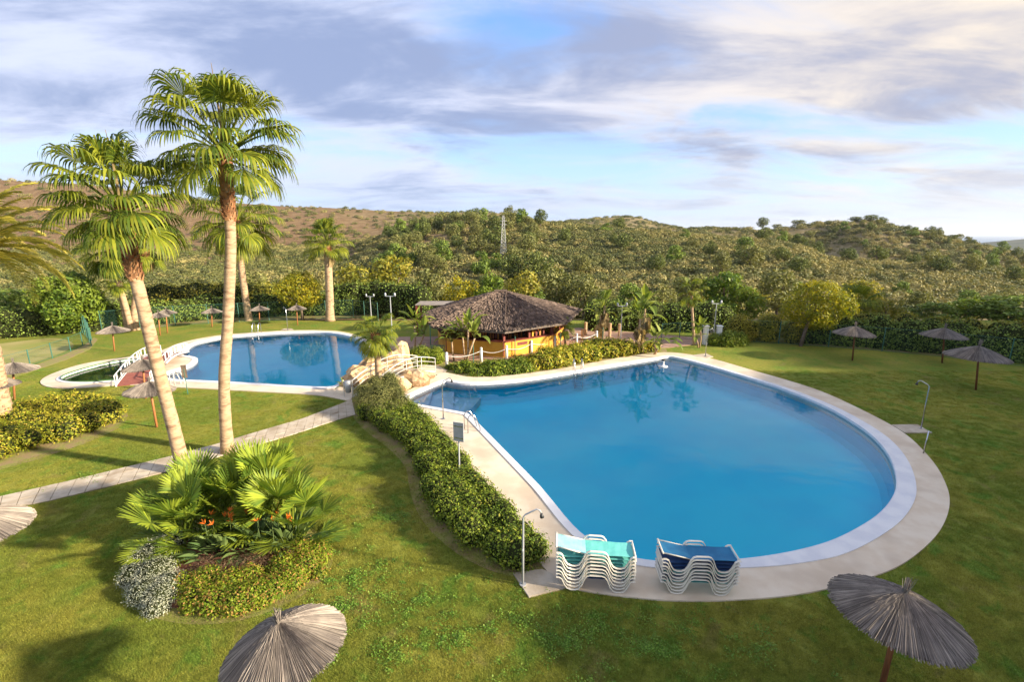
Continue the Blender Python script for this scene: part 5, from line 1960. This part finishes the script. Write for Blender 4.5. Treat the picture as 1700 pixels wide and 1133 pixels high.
def petals():
    mb = MB()
    for k, a in enumerate((20, 45, 70, 95)):
        d = Vector((math.cos(R_(a)), (k % 2 - .5) * .5, math.sin(R_(a)))).normalized()
        s = Vector((0, .022, 0))
        mb.add([(0, 0, 0), d * .08 + s, d * .18, d * .08 - s], [(0, 1, 2, 3)])
        mb.add([(0, 0, 0), d * .08 + Vector((.02, 0, 0)), d * .18, d * .08 - Vector((.02, 0, 0))], [(0, 1, 2, 3)])
    return mb.mesh('flower', M['petal'])


STK, PET = flower_mesh(), petals()
for j, (px_, py_, n, nf, lab) in enumerate(((375, 925, 80, 9, 'bird-of-paradise clump with orange flowers at the left middle of the flower bed'), (425, 918, 80, 7, 'bird-of-paradise clump with orange flowers in the centre of the flower bed'),
                                            (480, 915, 60, 6, 'bird-of-paradise clump with few orange flowers at the right of the flower bed'))):
    B = cb(px_, py_)
    t = empty('bird_of_paradise', B, lab, 'flowering plant', 'bird-of-paradise plants in the flower bed')
    rn = random.Random(70 + j)
    for k in range(n):
        i = min(4, int(k / n * 5))
        rr = rn.random() * .35
        az = rn.uniform(0, 6.28)
        link('leaf', SLV[i], t, (rr * math.cos(az), rr * math.sin(az), .05), (rn.uniform(-.2, .2), 0, az + rn.uniform(-.5, .5)), rn.uniform(.85, 1.2))
    for k in range(nf):
        az = rn.uniform(0, 6.28); rr = rn.uniform(.1, .55)
        q = Vector((rr * math.cos(az), rr * math.sin(az), 0.05))
        rz = rn.uniform(0, 6.28)
        sk = rn.uniform(.95, 1.25)
        link('stalk', STK, t, q, (0, 0, rz), sk)
        link('flower', PET, t, q + Vector((.07 * sk * math.cos(rz), .07 * sk * math.sin(rz), 1.0 * sk)), (0, 0, rz), 1.0)
# silver shrub, lime groundcover shrubs, twigs
def px_blobs(L): return [(lambda p: (p.x, p.y, z, r))(cb(x, y)) for x, y, z, r in L]
plant('silver_shrub', px_blobs([(238, 945, .2, .42), (262, 930, .25, .45), (285, 918, .25, .4), (225, 965, .15, .38), (262, 965, .22, .5), (245, 995, .18, .42), (272, 1000, .2, .45), (285, 985, .2, .42), (232, 985, .1, .3), (262, 1015, .1, .33)]),
      M['silver'], 26000, .024, 'silvery grey cushion shrub at the left front of the flower bed', 'shrub', seed=30, aspect=.25, up=.6, corek=.85, squash=.85)
plant('groundcover_shrub', px_blobs([(305, 985, .12, .4), (330, 1000, .15, .42), (360, 1008, .14, .42), (395, 1008, .14, .42), (425, 998, .15, .42), (345, 978, .2, .4), (385, 985, .2, .42), (415, 975, .2, .4), (318, 1012, .05, .25), (440, 1000, .08, .3)]),
      M['lime'], 24000, .032, 'bright green low shrub along the front edge of the flower bed', 'shrub', seed=31, up=.7)
plant('groundcover_shrub', px_blobs([(455, 985, .12, .38), (485, 970, .14, .4), (510, 950, .15, .42), (528, 930, .15, .38), (500, 930, .2, .4), (470, 955, .2, .4), (530, 955, .05, .25)]),
      M['lime'], 17000, .032, 'bright green low shrub at the right rim of the flower bed', 'shrub', seed=32, up=.7)
plant('twiggy_shrub', px_blobs([(440, 950, .2, .38), (410, 955, .22, .36), (375, 962, .2, .35), (345, 955, .2, .35), (478, 938, .22, .33), (325, 965, .12, .3)]),
      M['twig'], 9000, .035, 'brown twiggy shrub above the green front row of the flower bed', 'shrub', seed=33, aspect=.15, up=.6, corek=0)

# ------------------------------------------------------------------ trees near the garden
TM = {}
def tm(key):
    if key in TM: return TM[key]
    k, v = key
    spec = {'olive': dict(leafm=M['olive'], n=2600, leaf=.14, nb=22, base=.18, squash=.85),
            'pine': dict(leafm=M['pine'], n=2800, leaf=.14, nb=24, base=.28, squash=.7),
            'green': dict(leafm=M['green'], n=3000, leaf=.15, nb=22, base=.12, squash=.85),
            'yellow': dict(leafm=M['yellow'], n=2600, leaf=.12, nb=24, base=.30, squash=.8, open_=.6),
            'yg': dict(leafm=M['yellowgreen'], n=2600, leaf=.13, nb=22, base=.15, squash=.85),
            'dark': dict(leafm=M['hedge_d'], n=3000, leaf=.15, nb=20, base=.06, squash=.9)}[k]
    TM[key] = tree_meshes('tree', 100 + v * 13 + len(k), 4.0, 1.9, **spec)
    return TM[key]


def tree(B, H, Rc, key, v, label, group=None, name='tree', rz=0.0):
    cr, tr = tm((key, v))
    t = empty(name, B, label, 'tree', group, rz)
    s = (Rc / 1.9, Rc / 1.9, H / 4.0)
    link('crown', cr, t, s=s)
    link('trunk', tr, t, s=s)
    return t


def tree_px(px, Y, py_top, width, key, v, label, group=None, name='tree'):
    B = hill_at(px, Y) if Y >= 47 else Vector((W(px, 560, Y).x, Y, 0))
    H = W(px, py_top, Y).z - B.z
    Rc = width / 2 * Y / FOC
    return tree(B, H, Rc, key, v, label, group, name, rz=px * .37)


# the big dark-green tree and the two yellow lawn trees get crowns of their own
B = G(122, 553)
cr, tr = tree_meshes('broad_tree', 7, 5.3, 2.9, M['green'], n=17000, leaf=.13, nb=34, base=.08, squash=.85, trunk_r=.2)
t = empty('broad_tree', B, 'broad dense green tree at the left behind the dry lawn', 'tree'); link('crown', cr, t); link('trunk', tr, t)
B = G(1329, 575)
cr, tr = tree_meshes('yellow_tree', 12, 5.0, 2.9, M['yellow'], n=12000, leaf=.095, nb=42, base=.34, squash=.7, trunk_r=.13, lean=.32, open_=.8)
t = empty('yellow_tree', B, 'leaning yellow-leaved tree on the right lawn before the hedge', 'tree'); link('crown', cr, t); link('trunk', tr, t)
B = G(499, 533)
cr, tr = tree_meshes('yellow_tree', 14, 4.9, 2.5, M['yellow'], n=10000, leaf=.10, nb=36, base=.30, squash=.8, trunk_r=.13, open_=.6)
t = empty('yellow_tree', B + Vector((0, .6, 0)), 'golden yellow tree at the back of the left lawn beside the stout palm', 'tree'); link('crown', cr, t); link('trunk', tr, t)

TL = [
    (595, 62, 441, 88, 'yg', 0, 'yellow-green tree just right of the stout palm'),
    (655, 66, 430, 105, 'yg', 1, 'yellow-green tree with the highest top left of the bar'),
    (712, 63, 452, 84, 'olive', 0, 'pale olive tree behind the left edge of the thatched roof'),
    (765, 58, 461, 66, 'yellow', 0, 'bright yellow tree top just left of the roof peak'),
    (815, 58, 457, 64, 'green', 0, 'glossy green tree directly behind the roof peak'),
    (868, 60, 453, 78, 'yg', 2, 'yellow-green tree behind the right slope of the roof'),
    (920, 62, 446, 80, 'olive', 1, 'olive tree behind the white roof vent'),
    (968, 58, 461, 70, 'olive', 2, 'olive tree above the right tip of the thatched roof'),
    (1045, 55, 474, 64, 'dark', 0, 'dark tree behind the tall paddle-leaf tree'),
    (1098, 54, 476, 56, 'olive', 0, 'small rounded olive tree between the paddle-leaf tree and the thin palm'),
    (1150, 60, 456, 70, 'olive', 1, 'pale olive tree behind the thin young palm'),
    (1200, 56, 452, 78, 'green', 1, 'fresh green tree above the white gate pillars'),
    (1235, 54, 480, 64, 'green', 2, 'low green tree right of the gate pillars behind the hedge'),
    (1288, 58, 452, 76, 'olive', 2, 'grey-green rounded tree left of the yellow lawn tree'),
    (1425, 56, 466, 84, 'yg', 0, 'yellow-green tree just right of the yellow lawn tree'),
    (1470, 52, 500, 70, 'yg', 1, 'low yellow-green tree left of the low fan palm'),
    (1548, 52, 505, 74, 'dark', 1, 'low dark tree right of the low fan palm'),
    (1605, 55, 498, 80, 'green', 0, 'green tree behind the two right-hand sunshades'),
    (1675, 52, 492, 110, 'dark', 2, 'wide dark tree at the right edge above the hedge'),
    (1760, 52, 488, 110, 'dark', 0, 'dark tree past the right edge'),
    (440, 56, 470, 80, 'yg', 2, 'yellow-green tree left of the golden yellow tree'),
    (325, 54, 478, 80, 'olive', 0, 'olive bush-like tree between leaning and straight trunks'),
    (270, 56, 482, 70, 'green', 1, 'green tree behind the slim palms'),
    (20, 50, 484, 90, 'dark', 1, 'dark tree behind the date palm fronds'),
    (-60, 50, 470, 120, 'dark', 2, 'dark tree past the left edge'),
    (425, 60, 452, 60, 'olive', 1, 'small olive tree beside the shaggy palm beyond the fence'),
]
for a in TL:
    tree_px(*a, group='trees beyond the fence')
# ridge-top trees with an outline of their own
for px_, Y, top, wd, key, lab in ((1266, 420, 362, 20, 'pine', 'lone round pine on the skyline left of the right hill'), (1445, 330, 357, 26, 'pine', 'wide pine crowning the top of the right hill'), (1420, 332, 360, 22, 'pine', 'flat pine just left of the wide one on the right hill'),
                                  (1325, 370, 365, 24, 'olive', 'round olive tree on the left shoulder of the right hill'), (1290, 400, 372, 16, 'olive', 'small tree on the skyline between the ridges'), (1578, 300, 390, 20, 'pine', 'dark tree on the falling right shoulder against the sea'), (1612, 290, 398, 14, 'pine', 'last little tree on the skyline before the coast')):
    tree_px(px_, Y, top, wd, key, 1, lab, 'trees on the skyline')

# ------------------------------------------------------------------ hillside trees and scrub
def proto_bush(seed, n, leaf, squash=.75):
    rng = np.random.default_rng(seed)
    rg = random.Random(seed)
    bl = [(rg.uniform(-.5, .5), rg.uniform(-.5, .5), rg.uniform(.15, .5), rg.uniform(.35, .6)) for _ in range(6)]
    P, N = crown_points(rng, n, bl, squash)
    k = P[:, 2] > -.05
    V, F = leaf_quads(P[k], N[k], leaf, rng, .6, up=.3)
    mbx = MB()
    for b in bl: mbx.sphere((b[0], b[1], b[2] * .9), b[3] * .78, 6, 4)
    cv_ = np.array(mbx.v); q = [f if len(f) == 4 else (f[0], f[1], f[2], f[2]) for f in mbx.f]
    return V, F, cv_, mbx.f


def proto_pair(seed, n, leaf, mleaf):
    """a rounded bush: leaf shell over a duller inside; both move as one pattern plant"""
    rng = np.random.default_rng(seed)
    rg = random.Random(seed)
    bl = [(0, 0, .42, .55)] + [(.62 * math.cos(a), .62 * math.sin(a), rg.uniform(.15, .5), rg.uniform(.34, .5)) for a in [rg.uniform(0, 1) + k * 1.25 for k in range(5)]]
    P, N = crown_points(rng, n, bl, .9, .25)
    k = P[:, 2] > -.05
    V, F = leaf_quads(P[k], N[k], leaf, rng, .6, up=.15, jitter=.38)
    return (V, F, mleaf)


rgn = np.random.default_rng(77)
pts = []
near_trees = []
tries = 0
def dens(px, Y, z):
    """how bushy the slope is: dense scrub right of the palms, open brown slope on the left"""
    d = tab([(-1400, .50), (300, .50), (480, .52), (560, .6), (640, .85), (760, 1.0), (3000, 1.0)], px - (Y - 100) * .28 if Y > 130 else px + 180)
    if Y > 380: d *= .62
    return d
patch = lambda x, y: hnoise(x, y, 60, 9.0)
while len(pts) < 22000 and tries < 110000:
    tries += 1
    px_ = rgn.uniform(-500, 2200)
    u = rgn.random()
    Y = 62 * (860 / 62) ** u
    if px_ > 1250 and Y > 420: continue
    h = hill_at(px_, Y)
    dd = dens(px_, Y, h.z)
    pt_ = patch(h.x, h.y)
    if rgn.random() > dd * (1.15 + pt_ * 1.2): continue
    s = rgn.uniform(.55, 1.3) ** 1.3 * (1.75 if Y < 260 else 2.2) * (1.0 + max(0, (Y - 260) / 900))
    if dd < .6: s *= .95
    dark = rgn.random() < (.26 + .3 * (pt_ > .1))
    pts.append((h.x, h.y, h.z - .1, s, (rgn.integers(0, 3) + (3 if dark or (dd < .65 and rgn.random() < .5) else 0))))
# extra screen-even fill on the middle slopes
for _ in range(17000):
    px_ = rgn.uniform(430, 2100); Y = rgn.uniform(78, 330)
    h = hill_at(px_, Y)
    dd = dens(px_, Y, h.z); pt_ = patch(h.x, h.y)
    if rgn.random() > dd * (.62 + pt_ * 1.0): continue
    s = rgn.uniform(.6, 1.35) ** 1.4 * 1.7
    dark = rgn.random() < (.28 + .45 * (pt_ > .08))
    pts.append((h.x, h.y, h.z - .1, s, (rgn.integers(0, 3) + (3 if dark else 0))))
pts = np.array(pts)
protos = [proto_pair(1, 330, .115, 0), proto_pair(2, 360, .11, 0), proto_pair(3, 300, .12, 0), proto_pair(4, 340, .115, 1), proto_pair(5, 320, .12, 1), proto_pair(6, 360, .11, 1)]
scrub = scatter('hillside_scrub', pts, protos, [M['scrub'], M['scrub_d']])
tag(scrub, 'mass of rounded scrub bushes covering the hills beyond the garden', 'scrub')

# larger trees one can tell apart on the slopes, single objects
rg = random.Random(31)
k = 0
occupied = []
# hand-placed belt of pines along the middle hill, then a loose sprinkling
spots = []
for _ in range(2600):
    px_ = rg.uniform(470, 1720); Y = rg.choice([rg.uniform(64, 110), rg.uniform(100, 250), rg.uniform(120, 250)] + ([rg.uniform(200, 320)] if px_ > 1290 else []))
    lo = px_ / 1700
    if px_ < 640 and Y > 110: continue
    # belt: dark trees on the upper left part of the scrub hill, and in the valley foot
    belt = (Y > 110 and 570 < px_ < 900) or (Y < 82) or (Y > 200 and px_ > 1290)
    if not belt and rg.random() > .12: continue
    h = hill_at(px_, Y)
    if any((h - q).length < (3.0 if Y < 110 else 5.5) for q in occupied): continue
    occupied.append(h)
    spots.append((px_, Y, h))
    if len(spots) >= 285: break
# nearest trees first; every one is named by its kind, its place on the slope and what stands below it
spots.sort(key=lambda q: q[1])
marks = [(470, 545, 'above the golden tree'), (545, 600, 'above the stout palm'), (600, 650, 'above the left twin lamps'), (650, 700, 'above the cane shelter'), (700, 750, 'above the left roof eave'), (750, 800, 'above the left roof slope'), (800, 850, 'by the lattice mast'),
         (850, 900, 'just right of the mast'), (900, 960, 'above the right roof slope'), (960, 1040, 'above the right roof tip'), (1040, 1110, 'above the skirted plant'), (1110, 1190, 'above the thin young palm'), (1190, 1250, 'above the gate pillars'), (1250, 1310, 'above the climbing hedge'),
         (1310, 1360, 'above the yellow lawn tree'), (1360, 1400, 'right of the yellow lawn tree'), (1400, 1440, 'above the first right sunshade'), (1440, 1480, 'left of the low fan palm'), (1480, 1560, 'above the low fan palm'), (1560, 1640, 'above the rightmost sunshades'), (1640, 3000, 'at the right edge')]
used = {}
for px_, Y, h in spots:
    pxx0 = px_
    key = rg.choice(['pine', 'olive', 'olive', 'pine', 'dark'] if Y > 100 else ['olive', 'yg', 'green', 'dark', 'olive'])
    H = rg.uniform(2.6, 4.4) if Y < 110 else (rg.uniform(4.5, 8.0) if pxx0 < 950 else rg.uniform(3.8, 6.5))
    desc_ = {'pine': 'dark pine', 'olive': 'olive-green tree', 'green': 'green tree', 'dark': 'dark round tree', 'yg': 'yellow-green tree'}[key]
    pxx = PX(h)[0]
    where = [m_[2] for m_ in marks if m_[0] <= pxx < m_[1]] or ['at the left']
    zone = 'lowest on the slope' if Y < 80 else ('low on the slope' if Y < 110 else ('halfway up the hill' if Y < 170 else 'high on the hill'))
    base_l = '%s %s, %s' % (desc_, zone, where[0])
    used.setdefault(base_l, []).append((pxx, Y, h, key, H))
for base_l, L in used.items():
    L.sort(key=lambda q: q[0])
    for q, (pxx, Y, h, key, H) in enumerate(L):
        side = '' if len(L) == 1 else (('left one' if q == 0 else 'right one') if len(L) == 2 else ('leftmost' if q == 0 else 'rightmost' if q == len(L) - 1 else '%s from left' % (['', 'second', 'third', 'fourth', 'fifth', 'sixth', 'seventh', 'eighth', 'ninth', 'tenth', 'eleventh', 'twelfth', 'thirteenth', 'fourteenth', 'fifteenth', 'sixteenth', 'seventeenth', 'eighteenth'][min(q, 18)])))
        tree(h, H, H * rg.uniform(.42, .6), key, rg.randint(0, 2), base_l + (', ' + side if side else ''), 'trees on the hillside beyond the garden', 'hillside_tree', rg.uniform(0, 6))
# ------------------------------------------------------------------ grass: short tufts over the near lawn
def tuft_proto(seed, n, h, spread, lean):
    rng = np.random.default_rng(seed)
    V = np.empty((n, 3, 3)); a = rng.uniform(0, 6.28, n); r = spread * np.sqrt(rng.random(n)); b = rng.uniform(0, 6.28, n)
    base = np.stack([r * np.cos(a), r * np.sin(a), np.zeros(n)], 1)
    w = rng.uniform(.003, .006, n)
    sd = np.stack([np.cos(b), np.sin(b), np.zeros(n)], 1) * w[:, None]
    ln = rng.normal(0, lean, (n, 2))
    tip = base + np.stack([ln[:, 0], ln[:, 1], h * rng.uniform(.6, 1.3, n)], 1)
    V[:, 0] = base - sd; V[:, 1] = base + sd; V[:, 2] = tip
    return V.reshape(-1, 3), np.arange(3 * n).reshape(n, 3), 0


def tri_to_common(protos): return protos


rgn = np.random.default_rng(5)
n = 52000
# spread evenly over what the camera sees: denser near
u = rgn.random(n)
Yg = 6.5 + (31 - 6.5) * u ** 1.25
Xg = rgn.uniform(-1, 1, n) * (Yg * 1.1 + 2.8)
keep = np.ones(n, bool)
path_ring = ccw(pu + list(reversed(pl)))
pad_rings = [ccw(ground(p)) for p in pads]
for r in [deck, deck2, path_ring] + pad_rings + [BED[k] for k in ('hedge', 'left', 'centre')]:
    rr_ = offset(r, .03) if not any(r is BED[k] for k in BED) else offset(r, -.28)
    keep &= ~inside_np(Xg, Yg, rr_)
Xg, Yg = Xg[keep], Yg[keep]
pts = np.zeros((len(Xg), 5)); pts[:, 0] = Xg; pts[:, 1] = Yg
pts[:, 3] = rgn.uniform(.7, 1.3, len(Xg)); pts[:, 4] = rgn.integers(0, 3, len(Xg))
gr = scatter('grass', pts, [tuft_proto(i, 70, .032, .16, .022) for i in range(3)], [M['blade']], flat=True)
tag(gr, 'short mown grass blades of the lawn around the pools', 'grass')

# small weeds and clover patches standing darker and fresher in the mown lawn
cl = []
rg = random.Random(12)
for (x, y, r, m_) in ((600, 700, 1.2, 90), (640, 860, 1.6, 160), (590, 960, 1.5, 140), (560, 1010, 1.2, 120), (700, 1000, 1.8, 150), (980, 1045, 2.6, 220), (1075, 1078, .35, 70), (760, 1062, .8, 90), (940, 1072, .6, 70), (150, 790, 1.3, 60),
                    (1130, 1050, 1.6, 90), (870, 1030, 1.4, 90), (650, 1090, 1.2, 100), (1250, 1085, 1.5, 70), (520, 905, .8, 60)):
    c = G(x, y)
    for k in range(m_ // 2):
        a, d = rg.uniform(0, 6.28), r * abs(rg.gauss(0, .5))
        q = (c.x + d * math.cos(a) * 1.5, c.y + d * math.sin(a))
        if inside(q, deck) or inside(q, BED['hedge']) or inside(q, BED['centre']): continue
        cl.append((q[0], q[1], 0.0, rg.uniform(.6, 1.3), rg.randint(0, 1)))
rngc = np.random.default_rng(8)
def clover(seed):
    rng = np.random.default_rng(seed)
    n = 34
    P = np.stack([rng.normal(0, .07, n), rng.normal(0, .07, n), rng.uniform(.015, .05, n)], 1)
    N = np.tile(np.array([[0, 0, 1.0]]), (n, 1))
    V, F = leaf_quads(P, N, .017, rng, .8, jitter=.35)
    return V, F, 0
M['clover'] = leafmat('clover', (0.10, 0.22, 0.020), (0.19, 0.30, 0.035), (0.30, 0.32, 0.10), .25, 1.5, f3=.9)
tag(scatter('clover_patches', np.array(cl), [clover(1), clover(2)], [M['clover']]), 'fresh green clover and weeds growing in patches in the near lawn', 'weeds')

# ------------------------------------------------------------------ air
def haze():
    mb = MB().box((0, 11000, -25), (64000, 32000, 240))
    m = bpy.data.materials.new('haze')
    m.use_nodes = True
    w = NT(m.node_tree)
    v = w.n('ShaderNodeVolumePrincipled', inp={'Color': (.86, .92, 1.0, 1), 'Density': HAZE_D, 'Anisotropy': .2})
    w.n('ShaderNodeOutputMaterial', inp={1: v.outputs[0]})
    o = mb.obj('haze', m)
    tag(o, kind='stuff')


HAZE_D = 0.00005
haze()
# ------------------------------------------------------------------ block added out of view to the right, to cast the near garden's shade
def block():
    t = empty('shade_building', (45, 0, 0), 'cream block added out of view right of the gardens to cast shade', 'building')
    ring = ccw([Vector(p + (0,)) for p in ((26, -24), (26, 7.5), (41, 23.5), (62, 23.5), (62, -24))])
    H = BH
    slab_mb([p - Vector((45, 0, 0)) for p in ring], (), 0, H).obj('wall', M['white'], t)
    slab_mb([p - Vector((45, 0, 0)) for p in offset(ring, .4)], (), H + .002, H + .25).obj('roof', M['terra'], t)
    for y in range(-21, 7, 4):
        for z in (1.2, 4.2):
            MB().box((26 - 45 - .02, y, z + .8), (.08, 2.0, 1.6)).obj('window', M['darkmetal'], t)


BH = 8.6
block()


def block2():  # second unseen block, added so a sunlit stripe falls between both shadows
    t = empty('shade_building', (70, 30, 0), 'taller cream block added out of view beyond the first one to cast shade', 'building')
    ring = ccw([Vector(p + (0,)) for p in ((60, 20.6), (60, 44), (84, 44), (84, 20.6))])
    slab_mb([p - Vector((70, 30, 0)) for p in ring], (), 0, 14.2).obj('wall', M['white'], t)
    slab_mb([p - Vector((70, 30, 0)) for p in offset(ring, .3)], (), 14.202, 14.5).obj('roof', M['terra'], t)
    for y in range(23, 44, 4):
        for z in (1.2, 4.2, 7.2, 10.2):
            MB().box((60 - 70 - .02, y - 30, z + .8), (.08, 2.0, 1.6)).obj('window', M['darkmetal'], t)


block2()
